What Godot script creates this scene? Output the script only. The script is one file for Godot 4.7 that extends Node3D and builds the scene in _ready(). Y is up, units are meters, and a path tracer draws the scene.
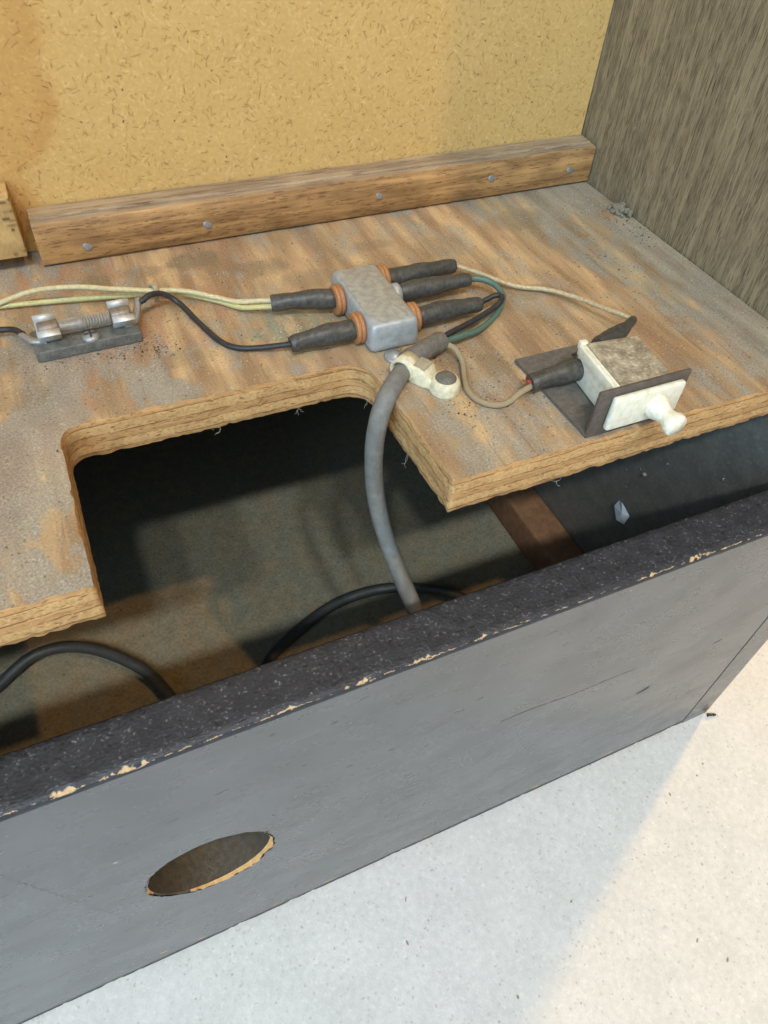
extends Node3D
# Inside of a wooden cabinet: plywood shelf with fuse holder, junction box and door switch.
# X runs along the cabinet, Y up, Z towards the viewer. Shelf top is y = 0, right side board inner face is x = 0.

const MM := 0.001
const SHELF_T := 0.0154
const Z_SHELF := 0.1903
const Z_NOTCH := 0.1207
const X_NL := -0.2896
const X_NR := -0.1752
const P_TOP := -0.0326
const P_IN := 0.2128
const P_OUT := 0.2308
const Y_FLOOR := -0.243
const X_LEFT := -0.568
const Z_REAR := -0.28
const Y_TALL := 0.62

var rng := RandomNumberGenerator.new()
var M := {}

# ------------------------------------------------------------------ textures
class Tex:
	var w: int
	var h: int
	var r := PackedFloat32Array()
	var g := PackedFloat32Array()
	var b := PackedFloat32Array()
	var e := PackedFloat32Array()
	func _init(w_: int, h_: int) -> void:
		w = w_
		h = h_
		r.resize(w * h)
		g.resize(w * h)
		b.resize(w * h)
		e.resize(w * h)
	# one soft-edged stroke (a chip, a pore, a scratch); wraps round the tile
	func stroke(cx: float, cy: float, half_l: float, half_w: float, ang: float, cr: float, cg: float, cb: float, alpha: float, dh: float) -> void:
		var ca := cos(ang)
		var sa := sin(ang)
		var ex := absf(ca) * half_l + absf(sa) * half_w + 1.0
		var ey := absf(sa) * half_l + absf(ca) * half_w + 1.0
		for py in range(int(floor(cy - ey)), int(ceil(cy + ey)) + 1):
			var row := posmod(py, h) * w
			for px in range(int(floor(cx - ex)), int(ceil(cx + ex)) + 1):
				var dx := px - cx
				var dy := py - cy
				var u := absf(dx * ca + dy * sa)
				var v := absf(dy * ca - dx * sa)
				var taper := half_w * (1.0 - 0.55 * (u / half_l) * (u / half_l))
				var k := clampf(half_l - u + 0.5, 0.0, 1.0) * clampf(taper - v + 0.5, 0.0, 1.0)
				if k > 0.0:
					k *= alpha
					var i := row + posmod(px, w)
					r[i] += (cr - r[i]) * k
					g[i] += (cg - g[i]) * k
					b[i] += (cb - b[i]) * k
					e[i] += dh * k
	func color_tex() -> ImageTexture:
		var d := PackedByteArray()
		d.resize(w * h * 3)
		for i in w * h:
			var j := i * 3
			d[j] = clampi(int(r[i]), 0, 255)
			d[j + 1] = clampi(int(g[i]), 0, 255)
			d[j + 2] = clampi(int(b[i]), 0, 255)
		return ImageTexture.create_from_image(Image.create_from_data(w, h, false, Image.FORMAT_RGB8, d))
	func height_tex() -> ImageTexture:
		var d := PackedByteArray()
		d.resize(w * h)
		for i in w * h:
			d[i] = clampi(int(e[i]), 0, 255)
		return ImageTexture.create_from_image(Image.create_from_data(w, h, false, Image.FORMAT_L8, d))

# grey noise as bytes; the picture is stretched by sx, sy
func nz(w: int, h: int, freq: float, sd: int, oct := 4, sx := 1.0, sy := 1.0) -> PackedByteArray:
	var n := FastNoiseLite.new()
	n.seed = sd
	n.noise_type = FastNoiseLite.TYPE_SIMPLEX_SMOOTH
	n.frequency = freq
	n.fractal_octaves = oct
	var iw := maxi(int(ceil(w / sx)), 8)
	var ih := maxi(int(ceil(h / sy)), 8)
	var im := n.get_seamless_image(iw, ih, false, false, 0.12, true)
	if im.get_format() != Image.FORMAT_L8:
		im.convert(Image.FORMAT_L8)
	if iw != w or ih != h:
		im.resize(w, h, Image.INTERPOLATE_CUBIC)
	return im.get_data()

func ss(a: float, b: float, x: float) -> float:
	var t := clampf((x - a) / (b - a), 0.0, 1.0)
	return t * t * (3.0 - 2.0 * t)

func mat(called: String, col: Color, rough: float, metal := 0.0) -> StandardMaterial3D:
	var m := StandardMaterial3D.new()
	m.resource_name = called
	m.albedo_color = col
	m.roughness = rough
	m.metallic = metal
	m.cull_mode = BaseMaterial3D.CULL_DISABLED
	M[called] = m
	return m

func with_tex(m: StandardMaterial3D, t: Tex, depth_cm := 0.0) -> StandardMaterial3D:
	m.albedo_color = Color.WHITE
	m.albedo_texture = t.color_tex()
	if depth_cm > 0.0:
		m.heightmap_enabled = true
		m.heightmap_texture = t.height_tex()
		m.heightmap_scale = depth_cm
	return m

# two or three tones broken up by coarse and fine noise, for small things; triplanar in the object's own axes
func mottled(called: String, a: Color, b: Color, c: Color, rough: float, metal: float, tile: float, sd: int, lo := 0.42, hi := 0.62, depth := 0.006) -> StandardMaterial3D:
	var s := 176
	var t := Tex.new(s, s)
	var n1 := nz(s, s, 0.03, sd, 5)
	var n2 := nz(s, s, 0.16, sd + 7, 3)
	for i in s * s:
		var x := n1[i] / 255.0
		var y := n2[i] / 255.0
		var col := a.lerp(b, clampf((x * 0.6 + y * 0.4 - lo + 0.16) / (hi - lo + 0.3), 0.0, 1.0)).lerp(c, ss(0.66, 0.95, y) * 0.8)
		t.r[i] = col.r * 255.0
		t.g[i] = col.g * 255.0
		t.b[i] = col.b * 255.0
		t.e[i] = 90.0 + 100.0 * y + 60.0 * x
	var m := with_tex(mat(called, a, rough, metal), t, depth)
	m.uv1_triplanar = true
	m.uv1_scale = Vector3.ONE / tile
	return m

func tex_particle() -> Tex:
	# raw particle board, x -0.36..0 by 0.2 m tall, 3.2 px per mm
	var w := 1152
	var h := 640
	var t := Tex.new(w, h)
	var n1 := nz(w, h, 0.006, 11, 3)
	var n2 := nz(w, h, 0.11, 12, 3)
	for i in w * h:
		var k := n1[i] / 255.0 * 0.35 + n2[i] / 255.0 * 0.65
		t.r[i] = lerpf(196.0, 216.0, k)
		t.g[i] = lerpf(158.0, 178.0, k)
		t.b[i] = lerpf(94.0, 114.0, k)
		t.e[i] = 110.0 + 30.0 * k
	rng.seed = 5
	for k in 30000:
		var f := rng.randf()
		var hl := rng.randf_range(1.0, 4.0) + 4.0 * pow(rng.randf(), 6.0)
		var hw := rng.randf_range(0.45, 1.2)
		var c := Vector3(216, 178, 112)
		var al := 0.6
		var dh := 25.0
		if f < 0.40:
			al = 0.34
			c = Vector3(232, 200, 140)
		elif f < 0.75:
			c = Vector3(206, 170, 106)
		elif f < 0.95:
			c = Vector3(156, 114, 60)
			dh = -30.0
			hw *= 0.7
		elif f < 0.993:
			c = Vector3(108, 74, 40)
			hw *= 0.6
			dh = -40.0
		else:
			c = Vector3(70, 46, 26)
			hl *= 0.5
			hw *= 0.8
			al = 0.9
		c += Vector3.ONE * rng.randf_range(-8, 8)
		t.stroke(rng.randf() * w, rng.randf() * h, hl, hw, rng.randf() * PI, c.x, c.y, c.z, al, dh)
	# browner patch at the left, with an uneven outline and a darker rim
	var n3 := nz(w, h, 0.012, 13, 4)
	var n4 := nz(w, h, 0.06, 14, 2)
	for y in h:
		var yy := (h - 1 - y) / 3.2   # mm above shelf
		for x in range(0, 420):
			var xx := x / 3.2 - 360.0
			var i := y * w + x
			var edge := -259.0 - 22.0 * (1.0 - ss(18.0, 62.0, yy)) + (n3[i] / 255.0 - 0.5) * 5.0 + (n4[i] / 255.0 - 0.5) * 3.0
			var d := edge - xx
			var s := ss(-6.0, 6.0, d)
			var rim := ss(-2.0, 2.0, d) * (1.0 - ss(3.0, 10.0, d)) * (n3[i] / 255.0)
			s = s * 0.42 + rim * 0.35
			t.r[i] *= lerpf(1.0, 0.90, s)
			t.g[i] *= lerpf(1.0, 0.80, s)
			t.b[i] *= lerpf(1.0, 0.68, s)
	return t

func tex_shelf() -> Tex:
	# top veneer of the plywood shelf, x -0.40..0, z 0..0.20, 3.3 px per mm; grain runs along z
	var w := 1320
	var h := 660
	var t := Tex.new(w, h)
	var fine := nz(w, h, 0.2, 21, 2, 1.0, 26.0)
	var band := nz(w, h, 0.026, 22, 3, 1.0, 7.0)
	var figure := nz(w, h, 0.014, 23, 3, 1.0, 5.0)
	var patch := nz(w, h, 0.011, 24, 5, 1.0, 2.6)
	var blot := nz(w, h, 0.03, 25, 4, 1.0, 1.6)
	var grit := nz(w, h, 0.3, 26, 2)
	var cloud := nz(w, h, 0.006, 27, 4)
	var red := nz(w, h, 0.016, 28, 4, 1.0, 2.6)
	# dark round blots on the bare wood near the batten: x, z, rx, rz (mm), strength
	var spots := [[-255.0, 46.0, 16.0, 6.0, 0.5], [-176.0, 58.0, 14.0, 7.0, 0.5], [-110.0, 52.0, 16.0, 9.0, 0.4], [-60.0, 40.0, 20.0, 9.0, 0.4], [-300.0, 100.0, 9.0, 7.0, 0.5], [-310.0, 75.0, 12.0, 8.0, 0.5], [-240.0, 95.0, 10.0, 6.0, 0.35], [-130.0, 140.0, 10.0, 8.0, 0.4], [-266.0, 33.0, 9.0, 7.0, 0.8], [-222.0, 28.0, 12.0, 7.0, 0.85], [-196.0, 43.0, 13.0, 7.0, 0.7], [-243.0, 30.0, 9.0, 5.0, 0.5], [-140.0, 40.0, 10.0, 5.0, 0.5], [-88.0, 100.0, 12.0, 5.0, 0.55], [-150.0, 60.0, 7.0, 6.0, 0.4]]
	for y in h:
		var z := y / 3.3
		for x in w:
			var xm := x / 3.3 - 400.0
			var i := y * w + x
			var f := fine[i] / 255.0
			var bd := band[i] / 255.0
			var fg := figure[i] / 255.0
			var pt := patch[i] / 255.0
			var bl := blot[i] / 255.0
			var gr := grit[i] / 255.0
			var cl := cloud[i] / 255.0
			# wood
			var k := clampf(bd * 0.62 + fg * 0.26 + f * 0.16 - 0.04, 0.0, 1.0)
			k = ss(0.2, 0.8, k)
			var cr := lerpf(140.0, 204.0, k)
			var cg := lerpf(111.0, 171.0, k)
			var cb := lerpf(82.0, 126.0, k)
			# reddish bare streaks
			var rd := ss(0.50, 0.72, red[i] / 255.0) * (0.6 - 0.45 * ss(-240.0, -150.0, xm))
			cr = lerpf(cr, 164.0, rd)
			cg = lerpf(cg, 122.0, rd)
			cb = lerpf(cb, 96.0, rd)
			# a thin film of dirt everywhere, uneven down to single grains
			var film := 0.08 + 0.28 * ss(0.35, 0.75, cl * 0.5 + bl * 0.3 + gr * 0.2)
			cr = lerpf(cr, 150.0, film)
			cg = lerpf(cg, 134.0, film)
			cb = lerpf(cb, 106.0, film)
			# settled grey dust in patches, thick on the left lobe; at the right the side board's shade is painted in too
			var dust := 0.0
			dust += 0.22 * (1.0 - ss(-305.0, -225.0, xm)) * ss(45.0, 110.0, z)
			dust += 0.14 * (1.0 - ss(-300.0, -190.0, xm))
			dust += 0.42 * ss(-62.0 - 30.0 * (1.0 - ss(20.0, 90.0, z)), -8.0, xm)  # side board's shade from the warm lamp, painted as grey with the dust
			dust += 0.18 * (1.0 - ss(5.0, 55.0, z)) * ss(-120.0, -30.0, xm)  # same painted shade, carried into the rear right corner
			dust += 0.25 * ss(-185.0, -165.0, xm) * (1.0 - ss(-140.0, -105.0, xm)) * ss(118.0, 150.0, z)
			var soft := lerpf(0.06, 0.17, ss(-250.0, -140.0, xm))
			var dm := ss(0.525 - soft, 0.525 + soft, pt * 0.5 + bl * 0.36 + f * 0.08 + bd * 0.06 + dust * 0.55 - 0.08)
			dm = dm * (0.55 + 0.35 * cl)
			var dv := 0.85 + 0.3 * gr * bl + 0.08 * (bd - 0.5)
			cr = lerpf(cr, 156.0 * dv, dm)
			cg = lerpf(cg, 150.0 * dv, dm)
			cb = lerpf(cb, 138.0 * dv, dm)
			var sp := 0.86 + 0.28 * gr
			t.r[i] = cr * sp
			t.g[i] = cg * sp
			t.b[i] = cb * sp
			t.e[i] = 120.0 + (f - 0.5) * 120.0 * (1.0 - 0.5 * dm) + (gr - 0.5) * 22.0 * dm
	# the blots, and greenish powder left of the junction box
	for sp in spots + [[-196.0, 92.0, 22.0, 17.0, -1.0]]:
		var x0 := maxi(int((float(sp[0]) - 1.9 * float(sp[2]) + 400.0) * 3.3), 0)
		var x1 := mini(int((float(sp[0]) + 1.9 * float(sp[2]) + 400.0) * 3.3), w)
		var y0 := maxi(int((float(sp[1]) - 1.9 * float(sp[3])) * 3.3), 0)
		var y1 := mini(int((float(sp[1]) + 1.9 * float(sp[3])) * 3.3), h)
		for y in range(y0, y1):
			for x in range(x0, x1):
				var i := y * w + x
				var dx := (x / 3.3 - 400.0 - float(sp[0])) / float(sp[2])
				var dz := (y / 3.3 - float(sp[1])) / float(sp[3])
				var q := dx * dx + dz * dz
				var bl := blot[i] / 255.0
				var gr := grit[i] / 255.0
				var v := 0.86 + 0.28 * gr
				if float(sp[4]) > 0.0:
					var a := float(sp[4]) * (1.0 - ss(0.2, 1.5, q + (bl - 0.5) * 1.6 + (gr - 0.5) * 0.5)) * 0.8
					t.r[i] = lerpf(t.r[i], 122.0 * v, a)
					t.g[i] = lerpf(t.g[i], 108.0 * v, a)
					t.b[i] = lerpf(t.b[i], 86.0 * v, a)
				else:
					var ga := (1.0 - ss(0.2, 1.5, q)) * ss(0.38, 0.62, gr * 0.5 + bl * 0.5) * 0.75
					t.r[i] = lerpf(t.r[i], 132.0, ga)
					t.g[i] = lerpf(t.g[i], 136.0, ga)
					t.b[i] = lerpf(t.b[i], 108.0, ga)
	rng.seed = 9
	for k in 5200:
		var px := rng.randf() * w
		var pz := rng.randf() * h
		if rng.randf() < 0.6:
			t.stroke(px, pz, rng.randf_range(0.6, 1.6), rng.randf_range(0.5, 1.1), rng.randf() * PI, 205, 198, 180, rng.randf_range(0.2, 0.75), 30)
		else:
			t.stroke(px, pz, rng.randf_range(0.5, 1.8), rng.randf_range(0.5, 1.0), rng.randf() * PI, 62, 50, 40, rng.randf_range(0.3, 0.8), -30)
	# splits along the grain
	for k in 120:
		t.stroke(rng.randf() * w, rng.randf() * h, rng.randf_range(8, 40), rng.randf_range(0.4, 0.8), PI / 2 + rng.randf_range(-0.05, 0.05), 104, 78, 56, 0.35, -50)
	return t

func tex_ply_edge() -> Tex:
	# cut edge of the plywood, 0.62 m long by its thickness, five plies
	var w := 2048
	var h := 64
	var t := Tex.new(w, h)
	var along := nz(w, h, 0.22, 31, 3, 24.0, 1.0)
	var across := nz(w, h, 0.35, 32, 2, 1.5, 3.0)
	var big := nz(w, h, 0.02, 33, 3)
	var wob := nz(w, 8, 0.01, 34, 3)
	var ply := [0.0, 0.11, 0.40, 0.62, 0.88, 1.01]
	for y in h:
		for x in w:
			var i := y * w + x
			var v := y / 63.0 + (wob[x] / 255.0 - 0.5) * 0.05
			var n := 0
			for q in 5:
				if v >= ply[q]:
					n = q
			var endg := n % 2 == 1
			var a := along[i] / 255.0
			var c := across[i] / 255.0
			var bg := big[i] / 255.0
			var k := (c * 0.65 + bg * 0.35) if endg else (a * 0.7 + bg * 0.3)
			var cr := lerpf(176.0, 224.0, k) if endg else lerpf(164.0, 214.0, k)
			var cg := lerpf(134.0, 184.0, k) if endg else lerpf(122.0, 168.0, k)
			var cb := lerpf(84.0, 126.0, k) if endg else lerpf(74.0, 112.0, k)
			var gl := 1.0
			for q in range(1, 5):
				gl = minf(gl, absf(v - ply[q]) / 0.02 + 0.5 * ss(0.35, 0.7, bg + (a - 0.5) * 0.5))
			gl = clampf(gl, 0.0, 1.0)
			var dark := 1.0 - gl
			cr = lerpf(cr, 86.0, dark * 0.8)
			cg = lerpf(cg, 50.0, dark * 0.8)
			cb = lerpf(cb, 28.0, dark * 0.8)
			t.r[i] = cr
			t.g[i] = cg
			t.b[i] = cb
			t.e[i] = 100.0 + 100.0 * (c if endg else a) - 60.0 * dark
	rng.seed = 35
	for k in 2600:
		t.stroke(rng.randf() * w, rng.randf() * h, rng.randf_range(1, 4), rng.randf_range(0.4, 0.9), rng.randf_range(-0.4, 0.4), 96, 60, 32, rng.randf_range(0.2, 0.6), -50)
	for k in 1500:
		t.stroke(rng.randf() * w, rng.randf() * h, rng.randf_range(1, 3), rng.randf_range(0.4, 1.0), rng.randf() * PI, 226, 184, 120, rng.randf_range(0.2, 0.6), 40)
	return t

func tex_grain(w: int, h: int, sd: int, lo: Vector3, hi: Vector3, pore: Vector3, pores: int, pore_len: float, stretch: float) -> Tex:
	# wood with its grain along u
	var t := Tex.new(w, h)
	var a := nz(w, h, 0.11, sd, 3, stretch, 1.0)
	var b := nz(w, h, 0.03, sd + 1, 4, stretch, 1.0)
	var c := nz(w, h, 0.012, sd + 2, 4)
	var g := nz(w, h, 0.3, sd + 3, 2)
	for i in w * h:
		var k := ss(0.15, 0.85, a[i] / 255.0 * 0.35 + b[i] / 255.0 * 0.4 + c[i] / 255.0 * 0.25)
		var s := 0.93 + 0.14 * g[i] / 255.0
		t.r[i] = lerpf(lo.x, hi.x, k) * s
		t.g[i] = lerpf(lo.y, hi.y, k) * s
		t.b[i] = lerpf(lo.z, hi.z, k) * s
		t.e[i] = 90.0 + 100.0 * a[i] / 255.0
	rng.seed = sd
	for k in pores:
		var q := int(rng.randf() * w * h)
		if b[q] > 150 and rng.randf() < 0.6:
			continue
		t.stroke(q % w, q / w, rng.randf_range(0.25, 1.0) * pore_len, rng.randf_range(0.35, 0.8), rng.randf_range(-0.05, 0.05), pore.x, pore.y, pore.z, rng.randf_range(0.3, 0.85), -70)
	return t

func chip_amount(s: PackedByteArray, f: PackedByteArray, x: int) -> float:
	return ss(0.62, 0.86, s[x] / 255.0 * 0.72 + f[x] / 255.0 * 0.34)

var chip_a: PackedByteArray
var chip_b: PackedByteArray

func tex_panel_face() -> Tex:
	# black brushed paint, x -0.40..0, from the top edge down 0.21 m, 3.5 px per mm
	var w := 1400
	var h := 736
	var t := Tex.new(w, h)
	var brush := nz(w, h, 0.09, 41, 3, 9.0, 1.0)
	var orange := nz(w, h, 0.10, 42, 2)
	var cl := nz(w, h, 0.006, 43, 4)
	for i in w * h:
		var c := cl[i] / 255.0
		var v := 88.0 + 14.0 * (c - 0.5) + 4.0 * (brush[i] / 255.0 - 0.5)
		t.r[i] = v
		t.g[i] = v + 0.5
		t.b[i] = v + 1.5
		t.e[i] = 100.0 + 46.0 * brush[i] / 255.0 + 34.0 * orange[i] / 255.0
	rng.seed = 44
	# dents and dark scuffs
	for k in 170:
		t.stroke(rng.randf() * w, rng.randf() * h, rng.randf_range(2, 9), rng.randf_range(0.8, 2.2), rng.randf_range(-0.5, 0.3), 26, 26, 27, rng.randf_range(0.3, 0.8), -70)
	for k in 70:
		t.stroke(rng.randf() * w, rng.randf() * h, rng.randf_range(6, 34), rng.randf_range(0.4, 0.9), rng.randf_range(-0.9, 0.9), 96, 96, 96, rng.randf_range(0.15, 0.5), 10)
	for k in 150:
		t.stroke(rng.randf() * w, rng.randf() * h, rng.randf_range(0.7, 1.8), rng.randf_range(0.6, 1.2), rng.randf() * PI, 170, 166, 158, rng.randf_range(0.3, 0.8), 20)
	var px := func(xm: float) -> float: return (xm + 400.0) * 3.5
	var py := func(ym: float) -> float: return (-32.6 - ym) * 3.5
	# wiped and scuffed areas
	for k in 90:
		var bx := rng.randf() * w
		var by := rng.randf() * h
		var ba := rng.randf_range(-0.35, 0.35)
		for q in 9:
			t.stroke(bx + rng.randfn(0, 26), by + rng.randfn(0, 7), rng.randf_range(8, 40), rng.randf_range(0.4, 1.0), ba, 112, 111, 108, rng.randf_range(0.05, 0.22), 8)
	# the long scratch, the dark gouge and the fine diagonal score that the panel carries
	for k in 40:
		var f := k / 39.0
		t.stroke(px.call(lerpf(-155, -86, f)) + rng.randf_range(-2, 2), py.call(lerpf(-113, -117.5, f) + sin(f * 9.0) * 0.8), rng.randf_range(3, 9), rng.randf_range(0.8, 1.7), 0.05, 30 + rng.randf_range(-20, 60), 27 + rng.randf_range(-18, 50), 22 + rng.randf_range(-14, 36), 0.95, -130)
	t.stroke(px.call(-68.0), py.call(-150.5), 13, 5.0, -0.25, 14, 14, 15, 0.9, -130)
	t.stroke(px.call(-66.0), py.call(-149.0), 7, 4.0, -0.4, 12, 12, 13, 0.9, -130)
	t.stroke(px.call(-32.0), py.call(-126.0), 9, 2.4, -0.2, 18, 18, 18, 0.8, -130)
	t.stroke(px.call(-22.0), py.call(-185.0), 10, 2.6, -0.2, 18, 18, 18, 0.8, -60)
	for k in 26:
		var f := k / 25.0
		t.stroke(px.call(lerpf(-342, -318, f)), py.call(lerpf(-60, -170, f)), 9, 0.8, 1.2, 44, 40, 36, 0.6, -70)
	t.stroke(px.call(-312.0), py.call(-96.0), 3, 2.2, 0.6, 200, 200, 195, 0.9, 30)
	# scuffed dark foot of the panel, uneven where it was kicked
	for k in 420:
		t.stroke(rng.randf() * w, py.call(-236.2 + absf(rng.randfn(0, 0.9))), rng.randf_range(4, 20), rng.randf_range(0.6, 2.2), rng.randf_range(-0.08, 0.08), 40, 40, 43, rng.randf_range(0.3, 0.9), -20)
	# rubbed bare spots low on the face
	for q in [[-300.0, -233.0, 13.0], [-262.0, -234.0, 9.0], [-318.0, -228.0, 8.0], [-235.0, -234.0, 16.0], [-180.0, -233.5, 9.0], [-60.0, -233.0, 18.0], [-40.0, -234.0, 14.0], [-110.0, -234.0, 10.0]]:
		for k in 6:
			t.stroke(px.call(q[0]) + rng.randf_range(-8, 8), py.call(q[1]) + rng.randf_range(-2, 2), q[2] * rng.randf_range(0.3, 0.8), rng.randf_range(0.7, 1.8), rng.randf_range(-0.1, 0.1), 190, 150, 96, 0.75, -40)
	return t

func tex_panel_edge() -> Tex:
	# the painted rough edge of the panel: v runs from the inner corner over the edge to the outer corner
	var w := 2048
	var h := 96
	var t := Tex.new(w, h)
	var a := nz(w, h, 0.16, 51, 3)
	var b := nz(w, h, 0.03, 52, 4)
	var f := nz(w, h, 0.4, 53, 2)
	for y in h:
		for x in w:
			var i := y * w + x
			var k := a[i] / 255.0
			var v := 44.0 + 16.0 * (b[i] / 255.0 - 0.5) + 12.0 * (k - 0.5)
			t.r[i] = v
			t.g[i] = v + 2.0
			t.b[i] = v + 8.0
			t.e[i] = 60.0 + 150.0 * k
	rng.seed = 54
	for k in 5200:
		var y := rng.randf_range(8, 80)
		var sx := rng.randf() * w
		var al := rng.randf_range(0.1, 0.8) * ss(0.1, 0.6, b[int(y) * w + int(sx)] / 255.0)
		if rng.randf() < 0.75:
			t.stroke(sx, y, rng.randf_range(0.5, 2.2), rng.randf_range(0.4, 1.0), rng.randf() * PI, 150, 148, 144, al, 40)
		else:
			t.stroke(rng.randf() * w, y, rng.randf_range(1, 4), rng.randf_range(0.7, 1.8), rng.randf() * PI, 18, 18, 20, al, -90)
	var n2d := nz(w, h, 0.09, 55, 3, 1.6, 1.0)
	for y in range(72, h):
		for x in w:
			var i := y * w + x
			var c := chip_amount(chip_a, chip_b, x)
			var half := 1.0 + 3.0 * c
			var d := 1.0 - ss(half - 1.0, half + 0.8, absf(y - 85.0 + 3.0 * (chip_b[x] / 255.0 - 0.5)) + 3.0 * (f[i] / 255.0 - 0.5))
			d *= ss(0.46 - 0.16 * c, 0.56 - 0.16 * c, n2d[i] / 255.0)
			if d > 0.02:
				t.r[i] = lerpf(t.r[i], 196.0 + 50.0 * (a[i] / 255.0 - 0.5), d)
				t.g[i] = lerpf(t.g[i], 164.0 + 50.0 * (a[i] / 255.0 - 0.5), d)
				t.b[i] = lerpf(t.b[i], 122.0 + 40.0 * (a[i] / 255.0 - 0.5), d)
				t.e[i] -= 60.0 * d
	return t

func tex_floor() -> Tex:
	var w := 1024
	var t := Tex.new(w, w)
	var a := nz(w, w, 0.07, 61, 3)
	var b := nz(w, w, 0.012, 62, 4)
	var c := nz(w, w, 0.28, 63, 2)
	for i in w * w:
		var k := a[i] / 255.0 * 0.4 + c[i] / 255.0 * 0.3 + b[i] / 255.0 * 0.3
		t.r[i] = lerpf(184.0, 220.0, k)
		t.g[i] = lerpf(184.0, 219.0, k)
		t.b[i] = lerpf(181.0, 215.0, k)
		t.e[i] = 60.0 + 110.0 * a[i] / 255.0 + 60.0 * c[i] / 255.0
	rng.seed = 64
	for k in 9000:
		var f := rng.randf()
		var px := rng.randf() * w
		var py := rng.randf() * w
		if f < 0.6:
			t.stroke(px, py, rng.randf_range(1.0, 3.6), rng.randf_range(0.8, 2.4), rng.randf() * PI, 228, 226, 220, rng.randf_range(0.1, 0.4), 50)
		elif f < 0.9:
			t.stroke(px, py, rng.randf_range(1.0, 3.0), rng.randf_range(0.8, 1.8), rng.randf() * PI, 168, 165, 158, rng.randf_range(0.2, 0.6), -60)
		else:
			t.stroke(px, py, rng.randf_range(0.7, 2.2), rng.randf_range(0.6, 1.4), rng.randf() * PI, 126, 116, 102, rng.randf_range(0.2, 0.6), -30)
	for k in 26:
		t.stroke(rng.randf() * w, rng.randf() * w, rng.randf_range(1.5, 4.0), rng.randf_range(0.8, 1.6), rng.randf() * PI, 96, 78, 56, 0.7, 20)
	return t

func tex_bottom() -> Tex:
	# dusty hardboard at the bottom of the cabinet
	var w := 640
	var t := Tex.new(w, w)
	var a := nz(w, w, 0.14, 71, 3)
	var b := nz(w, w, 0.012, 72, 5)
	var c := nz(w, w, 0.035, 73, 4)
	for i in w * w:
		var k := b[i] / 255.0
		var s := 0.8 + 0.25 * a[i] / 255.0 + 0.15 * c[i] / 255.0
		var m := ss(0.40, 0.60, k + 0.2 * (c[i] / 255.0 - 0.5))
		t.r[i] = lerpf(128.0, 132.0, m) * s
		t.g[i] = lerpf(121.0, 121.0, m) * s
		t.b[i] = lerpf(102.0, 97.0, m) * s
		t.e[i] = 80.0 + 90.0 * a[i] / 255.0
	rng.seed = 74
	for k in 900:
		t.stroke(rng.randf() * w, rng.randf() * w, rng.randf_range(0.6, 2.5), rng.randf_range(0.5, 1.2), rng.randf() * PI, 60, 50, 38, rng.randf_range(0.2, 0.7), 30)
	return t

# ------------------------------------------------------------------ mesh helpers
func stn() -> SurfaceTool:
	var s := SurfaceTool.new()
	s.begin(Mesh.PRIMITIVE_TRIANGLES)
	return s

func vtx(s: SurfaceTool, p: Vector3, uv := Vector2.ZERO) -> void:
	s.set_uv(uv)
	s.add_vertex(p)

# a, b, c run anticlockwise seen from outside
func tri(s: SurfaceTool, a: Vector3, b: Vector3, c: Vector3, ua := Vector2.ZERO, ub := Vector2.ZERO, uc := Vector2.ZERO) -> void:
	vtx(s, a, ua)
	vtx(s, c, uc)
	vtx(s, b, ub)

func quad(s: SurfaceTool, a: Vector3, b: Vector3, c: Vector3, d: Vector3, ua := Vector2.ZERO, ub := Vector2.ZERO, uc := Vector2.ZERO, ud := Vector2.ZERO) -> void:
	tri(s, a, b, c, ua, ub, uc)
	tri(s, a, c, d, ua, uc, ud)

func done(s: SurfaceTool, called: String, m: Material, parent: Node, mesh: ArrayMesh = null) -> MeshInstance3D:
	s.generate_normals()
	var am := s.commit(mesh) if mesh else s.commit()
	am.surface_set_material(am.get_surface_count() - 1, m)
	var o := MeshInstance3D.new()
	o.name = called
	o.mesh = am
	o.cast_shadow = GeometryInstance3D.SHADOW_CASTING_SETTING_ON
	parent.add_child(o, true)
	return o

func surf(s: SurfaceTool, m: Material, am: ArrayMesh) -> ArrayMesh:
	s.generate_normals()
	s.commit(am)
	am.surface_set_material(am.get_surface_count() - 1, m)
	return am

func put(am: ArrayMesh, called: String, parent: Node) -> MeshInstance3D:
	var o := MeshInstance3D.new()
	o.name = called
	o.mesh = am
	parent.add_child(o, true)
	return o

func thing(called: String, label: String, category: String, at := Vector3.ZERO, group := "") -> Node3D:
	var o := Node3D.new()
	o.name = called
	add_child(o, true)
	o.position = at
	tag(o, label, category, group)
	return o

func tag(o: Node, label: String, category: String, group := "", kind := "") -> void:
	if label:
		o.set_meta("label", label)
	if category:
		o.set_meta("category", category)
	if group:
		o.set_meta("group", group)
	if kind:
		o.set_meta("kind", kind)

func puv(p: Vector3, n: Vector3, k: float) -> Vector2:
	if absf(n.y) > 0.7:
		return Vector2(p.x, p.z) * k
	if absf(n.z) > 0.7:
		return Vector2(p.x, -p.y) * k
	return Vector2(p.z, -p.y) * k

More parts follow.
